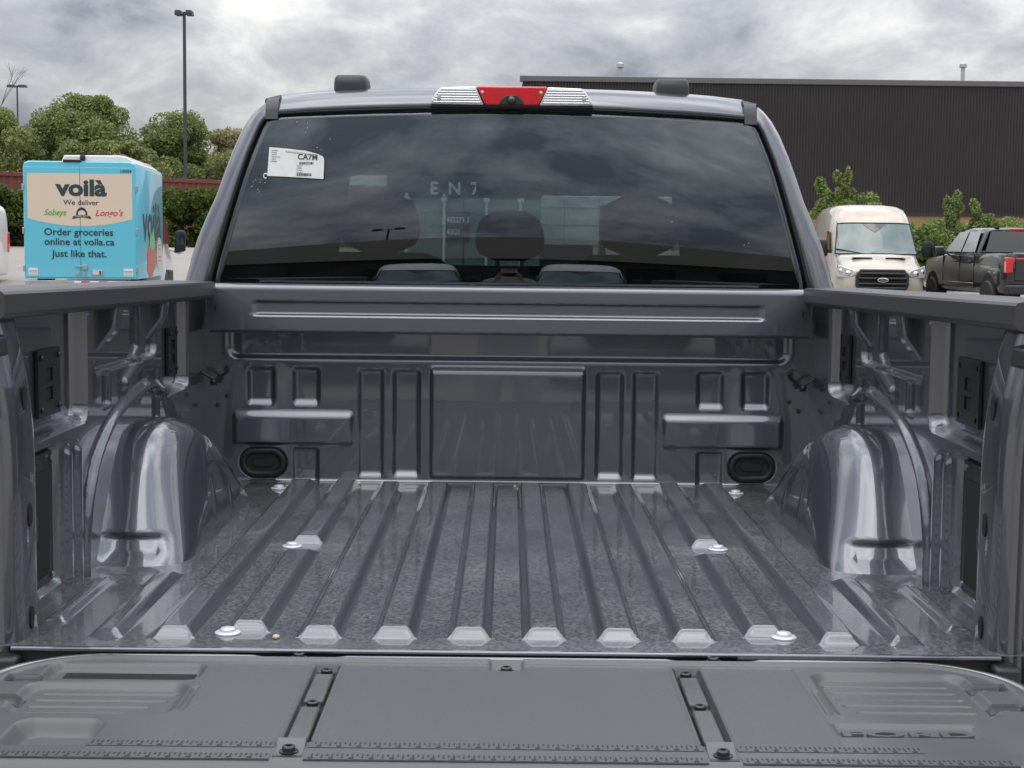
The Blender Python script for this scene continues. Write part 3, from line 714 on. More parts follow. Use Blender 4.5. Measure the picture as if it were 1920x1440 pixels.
# ditch mouldings
for s in (-1, 1):
    rg = []
    for z in (1.872, 1.895, 1.915, 1.928):
        y = float(y_rear(.665, z))-.005+(.014 if z > 1.92 else 0)
        rg.append([(s*.647, y+.02, z), (s*.648, y-.003, z), (s*.683, y-.003+.004, z), (s*.685, y+.02, z)])
    for y in (2.0, 2.3, 2.7, 3.2):
        z = 1.939+.012*min(1, (y-1.95)/.6)
        rg.append([(s*.643, y, z-.012), (s*.646, y, z+.002), (s*.688, y, z-.008), (s*.690, y, z-.02)])
    MB().loft(rg).build('roof_moulding', 'rail_plastic', T, sharp=50)
    # roof pods
    xc = s*.452
    rg = []
    for f_, z in ((1, 1.952), (1, 1.976), (.96, 1.992), (.86, 2.0), (.6, 2.003)):
        rg.append([(xc+.048*f_*math.copysign(abs(math.cos(a))**.28, math.cos(a)), 2.07+.075*f_*math.copysign(abs(math.sin(a))**.4, math.sin(a))+.03*(1-f_), z) for a in np.linspace(0, 2*math.pi, 25)[:-1]])
    MB().loft(rg).build('roof_pod', 'trim', T, sharp=50)
# third brake light with cargo lamps
YB = 1.915
hl = [(-.224, 1.906), (-.216, 1.925), (-.196, 1.954), (-.188, 1.960), (.188, 1.960), (.196, 1.954), (.217, 1.925), (.226, 1.906)]
lamp = MB().prism(hl, YB-.012, YB+.05, 'y').build('brake_light', 'trim', T, bevel=.003)
MB().prism([(-.095, 1.962), (.098, 1.962), (.073, 1.9115), (-.072, 1.9115)], YB-.026, YB+.045, 'y').build('red_lens', 'red_lens', lamp, bevel=.005, seg=3)
for s in (-1, 1):
    pl_ = [(s*.098, 1.9615), (s*.192, 1.9585), (s*.201, 1.951), (s*.2185, 1.925), (s*.2215, 1.9125), (s*.0755, 1.9115)]
    cl = MB().prism(pl_, YB-.022, YB+.045, 'y').build('clear_lens', 'clear_lens', lamp, bevel=.004, seg=3)
    for k in range(6):
        z = 1.9185+k*.0068; xo = np.interp(z, [1.912, 1.925, 1.951, 1.96], [.219, .216, .198, .188])-.004; xi = np.interp(z, [1.911, 1.962], [.078, .100])+.004
        MB().tube([(s*xi, YB-.0225, z), (s*xo, YB-.0225, z)], .0022, 6).build('lens_rib', 'clear_lens', cl)
    MB().lathe([(.0003, 0), (.0065, 0), (.0055, -.004), (.0003, -.005)], 12, (s*.198, YB-.0225, 1.930), 'y').build('lens_screw', 'zinc', cl)
    MB().lathe([(.0003, 0), (.004, 0), (.0003, -.003)], 10, (s*.080, YB-.0265, 1.945), 'y').build('lens_screw', 'zinc', lamp)
b = MB(); b.prism([(-.034, 1.912), (-.030, 1.925), (-.014, 1.938), (.014, 1.938), (.030, 1.925), (.034, 1.912)], YB-.032, YB, 'y'); ch = b.build('camera_housing', 'trim', lamp, bevel=.002)
MB().lathe([(.0003, -.014), (.007, -.012), (.011, -.006), (.011, 0), (.0003, 0)], 16, (0, YB-.032, 1.924), 'y').build('camera_lens', 'glass_dark', ch)

# ---- cab interior and front of the truck
ins = lambda prof: [(x*.955, 1.30+(z-1.30)*.955) for x, z in prof]
MB().loft([ringpts(FI, lambda x, z: y_rear(x, z)+.012), ringpts(lerp2(FI, ins(FO), .9), lambda x, z: y_rear(x, z)+.03), ringpts(ins(FO), lambda x, z: 2.05+0*x), ringpts(ins(FO), lambda x, z: 3.1+0*x),
           [(x, 3.38+max(0, (1.9-z))*1.25 if z > 1.38 else 4.03, z) for x, z in sc(ins(FO), 1.01, .02)], [(x*.80, 3.36+max(0, (1.9-z))*1.25 if z > 1.38 else 4.03, min(z, 1.78)) for x, z in sc(ins(FO), 1.01, .02)]], closed=False).build('cabin_lining', 'cabin', T, sharp=180)
MB().box(-.86, .86, 1.93, 4.1, .72, .80).build('cabin_floor', 'cabin', T)
MB().box(-.80, .80, 1.905, 1.94, .75, 1.385).build('cab_back_panel', 'cabin', T)
b = MB(); b.prism([(3.45, .8), (3.42, 1.16), (3.5, 1.265), (3.85, 1.30), (4.1, 1.30), (4.1, .8)], -.84, .84, 'x'); b.build('dashboard', 'cabin', T, bevel=.02)
def head(x, y, z0, z1, hw, par, d=.05):
    rg = []
    for t in np.linspace(0, 1, 9):
        z = z0+(z1-z0)*t; k = (1-abs(2*t-1)**6)**.35 if 0 < t < 1 else .5
        w = hw*(.86+.14*math.sin(math.pi*min(1, t*1.2)))*max(k, .5); dd = d*max(k, .35)
        rg.append([(x+w*math.copysign(abs(math.cos(a))**.6, math.cos(a)), y+dd*math.copysign(abs(math.sin(a))**.8, math.sin(a)), z) for a in np.linspace(0, 2*math.pi, 21)[:-1]])
    MB().loft(rg).build('headrest', 'seat_cloth', par, sharp=180)
def seat(x, y, hw, ztop, nm, hr):
    rg = []
    for z, w, dy in ((.9, .9, 0), (1.0, 1, .0), (1.25, 1, .05), (ztop-.10, .92, .09), (ztop-.03, .82, .10), (ztop, .6, .10)):
        rg.append([(x+hw*w*math.copysign(abs(math.cos(a))**.5, math.cos(a)), y-dy+.07*math.copysign(abs(math.sin(a))**.8, math.sin(a)), z) for a in np.linspace(0, 2*math.pi, 21)[:-1]])
    o = MB().loft(rg).build(nm, 'seat_cloth', T, sharp=180)
    for hx, z0, z1, w in hr:
        head(hx, y-.10, z0, z1, w, o)
        for dx in (-.035, .035): MB().tube([(hx+dx, y-.10, ztop-.03), (hx+dx, y-.10, z0+.03)], .006, 8).build('headrest_post', 'chrome', o)
    return o
seat(0, 2.20, .74, 1.47, 'rear_bench', [(-.40, 1.40, 1.47, .120), (0, 1.485, 1.628, .100), (.40, 1.40, 1.47, .120)])
for s in (-1, 1): seat(s*.445, 3.05, .27, 1.50, 'front_seat', [(s*.445, 1.50, 1.70, .138)])
MB().prism([(-.125, 1.705), (.115, 1.705), (.128, 1.72), (.122, 1.768), (.10, 1.776), (-.11, 1.776), (-.13, 1.765)], 3.46, 3.50, 'y').build('rear_view_mirror', 'cabin', T, bevel=.01, seg=3)
MB().tube([(0, 3.5, 1.77), (0, 3.56, 1.82)], .014).build('mirror_stalk', 'cabin', T)
wsg = [[(x, y, z) for x in np.linspace(-w, w, 13)] for y, z, w in ((3.42, 1.865, .66), (3.75, 1.60, .74), (4.08, 1.33, .80))]
MB().loft(wsg, closed=False).build('windshield', 'clear_glass', T, sharp=180)
# hood, grille end and lower body, hidden from here but part of the truck
b = MB(); st_ = []
for y, w, zt in ((4.0, .99, 1.28), (4.3, .99, 1.30), (5.0, .98, 1.27), (5.35, .95, 1.20), (5.48, .90, 1.0)):
    st_.append([(x, y, z) for x, z in ((-w, .55), (w, .55), (w, zt-.12), (w*.93, zt-.02), (w*.5, zt+.03), (-w*.5, zt+.03), (-w*.93, zt-.02), (-w, zt-.12))])
b.loft(st_).build('hood', 'paint', T, sharp=30)
MB().box(-.6, .6, 5.46, 5.52, .62, 1.05).build('grille', 'trim', T, bevel=.02)
MB().box(-.93, .93, -.10, .10, .50, .70).build('rear_bumper', 'chrome', T, bevel=.03)

# ================================================================== surroundings
# ---- parked van (built once, front faces -y in its own frame)
def half_ring(w, zb, zt, y, tum=.10, rt=.22, dyf=None):
    h = [(0, zb), (w*.80, zb), (w*.97, zb+.06), (w, zb+.20), (w, zb+(zt-zb)*.42), (w-tum*.35, zb+(zt-zb)*.66), (w-tum*.8, zt-rt*.75), (w-tum-rt*.22, zt-rt*.28), (w-tum-rt*.75, zt-rt*.05), (w*.35, zt+.012), (0, zt+.015)]
    ring = h + [(-x, z) for x, z in h[-2:0:-1]]
    return [(x, y+(dyf(x, z) if dyf else 0), z) for x, z in ring]
def oval(cx, cz, a, c, y, n=20): return [(cx+a*math.cos(t), y, cz+c*math.sin(t)) for t in np.linspace(0, 2*math.pi, n+1)[:-1]]
def wheel(parent, x, y, r, w=.12, s=1):
    o = MB().lathe([(r*.60, -w), (r*.9, -w), (r, -w*.7), (r, w*.7), (r*.9, w), (r*.60, w)], 28, (x, y, r), 'x').build('wheel', 'rubber', parent)
    b = MB(); b.lathe([(.001, w*.3), (r*.16, w*.35), (r*.2, w*.1), (r*.52, w*.3), (r*.60, w*.8), (r*.61, -w*.8), (.001, -w*.8)], 24, (x, y, r), 'x')
    q = b.build('rim', 'alu', o)
    for k in range(6):
        a = 2*math.pi*k/6
        MB().tube([(x+s*w*.55, y+r*.12*math.cos(a), r+r*.12*math.sin(a)), (x+s*w*.6, y+r*.56*math.cos(a), r+r*.56*math.sin(a))], r*.05, 6).build('spoke', 'alu', o)
        if s < 0: pass
    return o
def make_van(paint, label, loc, rz, scale=1., badge=True, pale=True):
    V = empty('parked_van', loc, rz, label, 'van'); V.scale = (scale,)*3
    curve = lambda x, z: .16*abs(x)**2.2
    st = [half_ring(.86, .30, .92, .06, .05, .16, curve), half_ring(.97, .24, 1.02, .16, .06, .16, curve), half_ring(1.0, .24, 1.10, .36, .07, .16, curve), half_ring(1.02, .24, 1.24, .72, .08, .16, curve), half_ring(1.03, .26, 1.34, 1.0, .10, .16, curve),
          half_ring(1.03, .26, 1.80, 1.36, .13, .26, curve), half_ring(1.03, .26, 2.14, 1.64, .14, .30, curve), half_ring(1.03, .26, 2.36, 1.92, .15, .32, curve), half_ring(1.03, .26, 2.47, 2.3, .16, .32), half_ring(1.03, .26, 2.52, 3.2, .16, .30), half_ring(1.03, .26, 2.52, 4.9, .16, .30), half_ring(1.02, .26, 2.47, 5.35, .16, .30), half_ring(.99, .3, 2.36, 5.52, .16, .30), half_ring(.92, .36, 2.2, 5.56, .16, .28)]
    MB().loft(st).build('body', paint, V, sharp=180)
    # windshield
    rows = []
    for t in np.linspace(0, 1, 9):
        z = 1.33+t*.73; y = float(np.interp(z, [1.24, 1.34, 1.80, 2.14], [.72, 1.0, 1.36, 1.64]))-.030; w = .95-.10*t
        rows.append([(s_*w, y+.16*abs(s_*w)**2.2, z-.02*(abs(s_)**6)*(1 if t > .5 else 0)) for s_ in np.linspace(-1, 1, 17)])
    ws = MB().loft(rows, closed=False).build('windshield', 'glass_pale', V, sharp=180)
    fr = MB()
    edge = [rows[0][i] for i in range(17)] + [rows[j][16] for j in range(1, 9)] + [rows[8][i] for i in range(15, -1, -1)] + [rows[j][0] for j in range(7, 0, -1)]
    fr.tube([(x, y-.004, z) for x, y, z in edge+[edge[0]]], .016, 6); fr.build('windshield_seal', 'rubber', ws, sharp=180)
    def onws(x, z, d=.012):
        y = float(np.interp(z, [1.24, 1.34, 1.80, 2.14], [.72, 1.0, 1.36, 1.64]))-.030+.16*abs(x)**2.2-d
        return (x, y, z)
    MB().add([onws(-.28, 2.04), onws(0, 2.045), onws(.28, 2.04), onws(.10, 1.90), onws(.0, 1.84), onws(-.10, 1.90)], [(0, 1, 4, 5), (1, 2, 3, 4)]).build('sensor_shade', 'glass_dark', ws, smooth=False)
    for x0, x1 in ((-.92, -.30), (-.12, .50)):
        MB().tube([onws(x0, 1.44 if x0 < -.5 else 1.345, .03), onws(x1, 1.335, .03)], [.016, .010], 6).build('wiper', 'rubber', ws)
    MB().tube([onws(-.86, 1.5, .0), onws(-.86, 2.1, .01)], .006, 5).build('aerial', 'rubber', V)
    for s_ in (-1, 1):
        b = MB(); b.prism([(s_*.15+.0, 1.236), (s_*.62, 1.236), (s_*.60, 1.250), (s_*.17, 1.250)], .62, .75, 'y'); b.build('hood_vent', 'void', V)
        hp = [(s_*.60, .84), (s_*.58, .90), (s_*.66, .965), (s_*.98, 1.075), (s_*1.0, .93), (s_*.985, .80), (s_*.80, .775)]
        rg = [[(x, .10+.16*abs(x)**2.2*1.15+dy, z) for x, z in hp] for dy in (-.065, .14)]
        hlm = MB().loft(rg).build('headlight', 'headlight', V, bevel=.015)
        MB().sphere((s_*.76, .16, .885), (.075, .05, .07), 14, 8).build('projector', 'chrome', hlm)
        MB().sphere((s_*.92, .22, .93), (.055, .05, .07), 14, 8).build('projector', 'chrome', hlm)
        mb = MB(); rg = []
        for z, k in ((1.26, .75), (1.30, 1), (1.55, 1), (1.62, .9), (1.65, .6)): rg.append([(s_*1.23+.13*k*math.copysign(abs(math.cos(a))**.6, math.cos(a)), 1.30+.07*k*math.sin(a), z) for a in np.linspace(0, 2*math.pi, 15)[:-1]])
        mb.loft(rg); mb.box(*sorted((s_*1.0, s_*1.15)), 1.28, 1.34, 1.34, 1.42); mb.build('door_mirror', 'rubber', V, sharp=50)
        for yw in (1.02, 4.65): wheel(V, s_*.93, yw, .345, .11, s_)
        b = MB(); b.add([(s_*1.028, 1.55, 1.40), (s_*1.032, 2.35, 1.40), (s_*.99, 2.35, 1.86), (s_*.99, 1.95, 1.86)], [(0, 1, 2, 3)]); b.build('side_window', 'glass_dark', V, smooth=False)
        MB().box(*sorted((s_*.99, s_*1.045)), .6, 5.3, .42, .50).build('side_moulding', 'trim', V, bevel=.01)
        MB().box(*sorted((s_*.80, s_*.97)), 5.50, 5.585, 1.0, 1.6).build('tail_light', 'red_lens', V, bevel=.02)
    # grille
    gp = [(-.60, .60), (-.52, .48), (.52, .48), (.60, .60), (.60, .82), (.50, .985), (-.50, .985), (-.60, .82)]
    gr = MB().loft([[(x*k, y0+.10*abs(x)**2, .73+(z-.73)*k) for x, z in gp] for y0, k in ((.10, 1.0), (.015, 1.0), (.0, .965))]).build('grille', 'trim', V, bevel=.01)
    MB().loft([[(x*.90, .004+.08*abs(x)**2-d, .73+(z-.73)*.84) for x, z in gp] for d in (0, .006)]).build('grille_mesh', 'void', gr, smooth=False)
    for zz, hw in ((.56, .51), (.655, .535), (.78, .535), (.89, .49)):
        b = MB(); b.tube([(x, -.012+.09*abs(x)**2, zz) for x in np.linspace(-hw, hw, 9)], .026, 8); b.build('grille_bar', 'trim', gr)
    if badge:
        bd = MB().loft([oval(0, .74, .125, .052, -.03), oval(0, .74, .125, .052, -.055), oval(0, .74, .118, .046, -.058)]).build('badge', 'chrome', gr, sharp=50)
        MB().loft([oval(0, .74, .106, .038, -.0575), oval(0, .74, .106, .038, -.0605)]).build('badge_field', 'ink', bd)
        text_on('lettering', 'Ford', .062, 'chrome', bd, lambda x, y, z: (x, -.063, .742+y), shear=.3)
    MB().box(-.95, .95, .02, .3, .24, .44).build('bumper', 'trim', V, bevel=.05, seg=3)
    return V
BV = make_van('beige_paint', 'cream beige high roof van parked facing the camera', (8.56, 32.85, .05), R(-4.5))
WV = make_van('white_paint', 'small white van with its rear end showing at the left edge', (-16.80, 35.1, .38), R(-90), .80, badge=False)
text_on('lettering', 'Service', .22, 'leaf_print', WV, lambda x, y, z: (-1.04 if False else 1.035, 4.6+x, 1.75+y) if False else (-1.036, 4.7-x, 1.45+y))

# ---- delivery truck
D = empty('delivery_truck', (-7.985, 26.48, .12), R(5.3), 'bright blue grocery delivery truck with cream panel on its rear doors', 'delivery truck')
HB, HT, HWD, LEN = .66, 2.84, 1.035, 3.75
prof = [(-HWD, HB), (HWD, HB), (HWD, HT-.10), (HWD-.03, HT-.03), (HWD-.11, HT), (-HWD+.11, HT), (-HWD+.03, HT-.03), (-HWD, HT-.10)]
box = MB().loft([[(x*k, y, HB+(z-HB)*k2) for x, z in prof] for y, k, k2 in ((.0, .985, .992), (.03, 1, 1), (LEN-.08, 1, 1), (LEN, .96, .98))]).build('cargo_box', 'voila_blue', D, sharp=35)
MB().prism([(-.36, HT-.02), (HWD-.02, HT-.03), (HWD-.18, HT+.10), (.7, HT+.125), (-.30, HT+.115)], .10, 3.2, 'y').build('roof_fairing', 'white_paint', D, bevel=.02)
MB().box(-.30, .02, -.02, .05, HT-.02, HT+.03).build('marker_lamp', 'rubber', box, bevel=.008)
MB().box(.0, .09, .02, .2, HT+.02, HT+.12).build('roof_camera', 'rubber', box, bevel=.02)
for x0, x1 in ((-HWD+.02, -.006), (.006, HWD-.02)): MB().box(x0, x1, -.016, .004, HB+.03, HT-.11).build('rear_door', 'voila_blue', D, bevel=.006)
YD = -.0185
pan = [(-.955, HT-.23), (.955, HT-.22)] + [(x, 1.78-.14*(1-(x/.955)**2)) for x in np.linspace(.955, -.955, 21)]
for lo, hi in ((-2, -.007), (.007, 2)):
    pp = [(min(max(x, lo), hi), z) for x, z in pan]
    MB().loft([[(x, YD-d, z) for x, z in pp] for d in (0, .001)]).build('cream_panel', 'voila_cream', D, smooth=False)
def onrear(dx, dz, k=1.): return lambda x, y, z: (dx+x*k, YD-.004, dz+y)
def lettering(body, size, mt, dx, dz, k=1., **kw): return text_on('lettering', body, size, mt, D, onrear(dx, dz, k), **kw)
lettering('voilà', .41, 'dark_green', .03, 2.335, 1.18, bold=.017)
lettering('We deliver', .135, 'dark_green', .02, 2.075, 1.05, bold=.0015)
lettering('Sobeys', .155, 'green_ink', -.46, 1.885, .92, bold=.004, shear=.28)
lettering("Longo's", .165, 'red_ink', .52, 1.885, .98, bold=.003, shear=.35)
em = MB(); em.loft([[( .03+.105*math.cos(a), YD-d, 1.845+.145*math.sin(a)) for a in np.linspace(0, math.pi, 16)] for d in (.003, .005)]); em.build('emblem', 'ink', D, smooth=False)
MB().loft([[( .03+.07*math.cos(a), YD-d, 1.875+.06*math.sin(a)) for a in np.linspace(0, 2*math.pi, 16)] for d in (.005, .006)]).build('emblem_inset', 'voila_cream', D, smooth=False)
MB().loft([[(x, YD-d, z) for x, z in ((-.15, 1.775), (-.12, 1.83), (.03, 1.85), (.18, 1.83), (.21, 1.775), (.15, 1.785), (.03, 1.805), (-.09, 1.785))] for d in (.004, .0065)]).build('emblem_ribbon', 'ink', D, smooth=False)
text_on('lettering', 'FARM BOY', .048, 'voila_cream', D, lambda x, y, z: (.03+x, YD-.008, 1.823-.6*x*x+y))
lettering('Order groceries', .185, 'dark_green', -.03, 1.525, 1.03, bold=.003)
lettering('online at voila.ca', .185, 'dark_green', -.02, 1.345, 1.03, bold=.003)
lettering('Just like that.', .185, 'dark_green', -.02, 1.125, 1.03, bold=.003)
lettering('10004', .08, 'dark_green', .84, HT-.175, 1.1, bold=.001)
b = MB(); b.box(-.10, .08, YD-.03, YD, .885, .905); b.box(.03, .12, YD-.035, YD, .83, .925); b.build('door_latch', 'alu', D, bevel=.006)
lp = MB().box(.20, .40, YD-.012, YD, .725, .83).build('latch_plate', 'alu', D, bevel=.02)
MB().box(.22, .38, YD-.014, YD-.010, .742, .813).build('latch_recess', 'voila_cream', lp); MB().box(.34, .37, YD-.02, YD-.013, .745, .81).build('latch_lever', 'rubber', lp)
for x in (-.06, .065): MB().box(x-.022, x+.022, YD-.02, YD, .66+.04, .79).build('door_keeper', 'alu', D, bevel=.006)
for s in (-1, 1):
    ds = MB().box(s*.87-.085, s*.87+.085, YD-.003, YD, .715, .86).build('warning_decal', 'sticker', D, smooth=False)
    for zz in (.735, .775, .80): MB().box(s*.87-.075, s*.87+.075, YD-.005, YD-.003, zz, zz+.012).build('decal_line', 'ink_grey', ds, smooth=False)
    for zz in (.85, 1.55, 2.35): MB().box(s*HWD-.02, s*HWD+.02, -.03, .03, zz-.06, zz+.06).build('door_hinge', 'alu', D, bevel=.006)
bm = MB().box(-1.02, 1.02, -.06, .35, .45, .63).build('rear_bumper', 'steel_bumper', D, bevel=.01)
for x0, x1, mt_ in ((-.06, .07, 'white_print'), (.07, .23, 'red_ink'), (.23, .40, 'white_print'), (.40, .56, 'red_ink'), (.56, .9, 'white_print')): MB().box(x0-.06, x1-.06, -.064, -.06, .55, .622).build('reflective_tape', mt_, bm, smooth=False)
for s in (-1, 1): wheel(D, s*.88, 1.2, .36, .13, s); wheel(D, s*.88, 4.7, .36, .12, s)
# printing on the right-hand side
XS = HWD+.004
def onside(y0, z0, ky): return lambda x, y, z: (XS, y0+x*ky, z0+y)
text_on('lettering', 'voilà', 1.05, 'dark_green', D, onside(2.05, 1.72, 1.35), bold=.02)
def blob(name, pts, mt_, d): MB().loft([[(XS+e_, y, z) for y, z in pts] for e_ in (d, d+.0015)]).build(name, mt_, D, smooth=False)
blob('beet_print', [(1.35, 1.15), (1.5, 1.28), (1.9, 1.32), (2.3, 1.28), (2.5, 1.1), (2.45, .9), (2.2, .75), (1.95, .67), (1.6, .67), (1.3, .80)], 'salmon', .002)
blob('leaf_print', [(1.6, 1.3), (1.75, 1.62), (1.95, 1.45), (2.1, 1.68), (2.3, 1.45), (2.4, 1.28), (2.0, 1.16)], 'leaf_print', .005)
blob('oval_print', [(3.05+.42*math.cos(a), 1.12+.34*math.sin(a)) for a in np.linspace(0, 2*math.pi, 25)[:-1]], 'voila_cream', .003)
for zz in (1.28, 1.2, 1.04, .96): blob('oval_text', [(2.85, zz), (3.25, zz), (3.25, zz+.025), (2.85, zz+.025)], 'ink_grey', .005)
# truck cab in front of the box
rg = []
for y, zt, w in ((LEN+.02, 2.05, .98), (LEN+.9, 2.05, .97), (LEN+1.25, 1.9, .93), (LEN+1.75, 1.40, .99), (LEN+2.2, 1.22, .98), (LEN+2.45, .95, .9)): rg.append(half_ring(w, .36, zt, y, .08, .2))
MB().loft(rg).build('cab', 'white_paint', D, sharp=180)
for s in (-1, 1):
    MB().add([(s*.988, LEN+.15, 1.32), (s*.985, LEN+1.6, 1.32), (s*.93, LEN+1.15, 1.92), (s*.95, LEN+.15, 1.95)], [(0, 1, 2, 3)]).build('cab_window', 'glass_dark', D, smooth=False)
    dm = MB().prism([(s*1.10, 1.12), (s*1.34, 1.16), (s*1.36, 1.55), (s*1.30, 1.62), (s*1.13, 1.60)], LEN+1.30, LEN+1.42, 'y').build('door_mirror', 'rubber', D, bevel=.03)
    MB().box(*sorted((s*1.13, s*1.33)), LEN+1.296, LEN+1.302, 1.28, 1.56).build('mirror_glass', 'glass_dark', dm, bevel=.01)
    MB().tube([(s*.97, LEN+1.4, 1.20), (s*1.2, LEN+1.4, 1.12), (s*1.34, LEN+1.4, 1.22)], .035, 8).build('mirror_arm', 'white_paint', D)
    MB().box(*sorted((s*.90, s*1.0)), LEN+1.2, LEN+2.0, .36, .75).build('wheel_arch', 'rubber', D, bevel=.1, seg=3)

# ---- dark pickup at the right
P = empty('parked_pickup', (11.46, 30.10, .06), R(3.0), 'glossy black pickup truck with red tail lamps parked at the right edge', 'pickup truck')
def ring8(w, zb, zt, y, sh=.06):
    h = [(0, zb), (w*.9, zb), (w*.97, zb+.05), (w, zb+.25), (w*1.005, zb+(zt-zb)*.6), (w*.985, zt-sh), (w*.95, zt-.012), (w*.9, zt), (0, zt)]
    return [(x, y, z) for x, z in h + [(-x, z) for x, z in h[-2:0:-1]]]
MB().loft([ring8(.93, .55, 1.36, .02), ring8(.98, .52, 1.40, .06), ring8(1.0, .50, 1.40, .5), ring8(1.0, .50, 1.395, 1.72), ring8(1.0, .50, 1.36, 1.76), ring8(1.0, .48, 1.36, 3.9), ring8(1.0, .48, 1.30, 4.3), ring8(.99, .5, 1.25, 5.2), ring8(.94, .5, 1.15, 5.6), ring8(.86, .55, 1.0, 5.75)]).build('body', 'dark_paint', P, sharp=50)
def gh(w, wt, zt, y): 
    h = [(w, 1.33), (w*.985, 1.42), (wt+.06, zt-.14), (wt+.02, zt-.05), (wt-.05, zt-.012), (wt*.6, zt), (0, zt+.01)]
    return [(x, y, z) for x, z in h + [(-x, z) for x, z in h[-2::-1]]]
MB().loft([gh(.90, .66, 1.90, 1.93)] and [[(x, 1.80+.13*max(0, (z-1.35)/.55), z) for x, y, z in gh(.90, .66, 1.90, 0)], [(x, 1.83+.16*max(0, (z-1.35)/.55), z) for x, y, z in gh(.93, .69, 1.93, 0)], gh(.95, .71, 1.945, 2.3), gh(.95, .72, 1.95, 2.9), gh(.95, .70, 1.925, 3.35), [(x, 3.5+.62*max(0, (1.9-z)/.55), z) for x, y, z in gh(.93, .66, 1.89, 0)]], closed=False).build('greenhouse', 'dark_paint', P, sharp=60)
MB().add([(-.80, 1.785, 1.40), (.80, 1.785, 1.40), (.64, 1.90, 1.86), (-.64, 1.90, 1.86)], [(0, 1, 2, 3)]).build('rear_window', 'glass_dark', P, smooth=False)
MB().add([(-.92, 4.1, 1.36), (.92, 4.1, 1.36), (.66, 3.5, 1.88), (-.66, 3.5, 1.88)], [(0, 1, 2, 3)]).build('windshield', 'glass_dark', P, smooth=False)
for s in (-1, 1):
    for (ya, yb, yc_, yd) in ((1.96, 2.80, 2.78, 2.12), (2.87, 3.92, 3.46, 2.88)):
        f_ = lambda y, z: (s*(.952-(z-1.42)*.40+.012), y, z)
        MB().add([f_(ya, 1.40), f_(yb, 1.40), f_(yc_, 1.85), f_(yd, 1.86)], [(0, 1, 2, 3)]).build('side_window', 'skylit_glass', P, smooth=False)
    for y in (1.90, 2.83, 3.95): MB().box(*sorted((s*.985, s*1.008)), y, y+.014, .60, 1.34).build('door_seam', 'void', P)
    for y in (2.05, 2.98): MB().box(*sorted((s*1.0, s*1.035)), y, y+.2, 1.17, 1.205).build('door_handle', 'trim', P, bevel=.012)
    MB().box(*sorted((s*.98, s*1.025)), 1.9, 4.2, .62, .72).build('side_moulding', 'dark_paint', P, bevel=.02)
    for y in (1.02, 4.7):
        MB().lathe([(.001, -.02), (.46, -.02), (.46, .02), (.001, .02)], 30, (s*.985, y, .48), 'x').build('wheel_well', 'void', P)
        wheel(P, s*.90, y, .40, .14, s)
    mi = MB().box(*sorted((s*1.06, s*1.28)), 3.72, 3.86, 1.30, 1.52).build('door_mirror', 'dark_paint', P, bevel=.04, seg=3)
    MB().box(*sorted((s*.95, s*1.1)), 3.75, 3.83, 1.34, 1.40).build('mirror_arm', 'trim', mi)
    MB().prism([(s*1.0, 1.30), (s*.84, 1.29), (s*.80, 1.24), (s*.86, 1.15), (s*.84, .98), (s*1.0, .96)], -.02, .12, 'y').build('tail_light', 'red_lens', P, bevel=.02)
    MB().box(*sorted((s*.84, s*.95)), .05, 1.75, 1.395, 1.425).build('bed_rail_cap', 'trim', P, bevel=.01)
MB().box(-.80, .80, -.01, .05, .80, 1.385).build('tailgate', 'dark_paint', P, bevel=.02)
MB().box(-.80, .80, -.02, .02, 1.25, 1.285).build('light_bar', 'red_lens', P, bevel=.008)
MB().loft([oval(-.0, 1.05, .14, .06, -.012), oval(-.0, 1.05, .14, .06, -.03)]).build('badge', 'chrome', P)
bl = MB().box(-.2, .2, 1.93, 1.99, 1.88, 1.925).build('brake_light', 'red_lens', P, bevel=.008)
MB().box(-.98, .98, -.12, .12, .52, .72).build('rear_bumper', 'trim', P, bevel=.04, seg=3)
for s in (-1, 1): MB().box(s*.46-.05, s*.46+.05, 2.0, 2.14, 1.93, 1.985).build('roof_pod', 'trim', P, bevel=.015)

# ---- dark clad warehouse
Bd = empty('warehouse', (30, 80, 1.2), 0, 'dark brown corrugated metal warehouse with a tan masonry base', 'building')
zb, zt_ = 3.40-1.2, 10.05-1.2
x0, x1 = .65-30, 45.0; pitch = .155
n = int((x1-x0)/pitch); vs = []
for k in range(n):
    x = x0+k*pitch
    for dx, dy in ((0, 0), (.05, 0), (.075, -.05), (.13, -.05)): vs.append((x+dx, dy))
A = np.array([[(x, y, z) for z in (zb, zt_)] for x, y in vs])
link('cladding', grid_mesh('cladding', A), 'cladding', Bd, smooth=False)
MB().box(x0-.02, x1, .05, 40, 0, zt_-.1).build('hall', 'cladding', Bd)
MB().box(x0-.15, x1, -.14, .3, zt_, zt_+.30).build('parapet_cap', 'flashing', Bd, bevel=.03)
MB().box(x0-.15, x1, -.10, .2, zb-.18, zb).build('drip_flashing', 'cladding', Bd)
MB().box(x0, x1, -.03, .2, -.5, zb-.18).build('masonry_base', 'masonry', Bd)
for k, (x, h) in enumerate(((5.93, 11.35), (24.48, 11.55))):
    vp = empty('roof_vent', (x, 82, 10.0), 0, ('thin roof vent pipe standing behind the near pickup roof', 'thin roof vent pipe at the far right of the warehouse roof')[k], 'vent pipe', 'vent pipes on the warehouse roof')
    MB().lathe([(.001, -.3), (.11, -.3), (.11, h-10.25), (.001, h-10.25)], 12).build('pipe', 'galv', vp)
    MB().lathe([(.001, h-10.28), (.2, h-10.28), (.2, h-10.1), (.06, h-10.0), (.001, h-10.0)], 12).build('rain_cap', 'galv', vp)

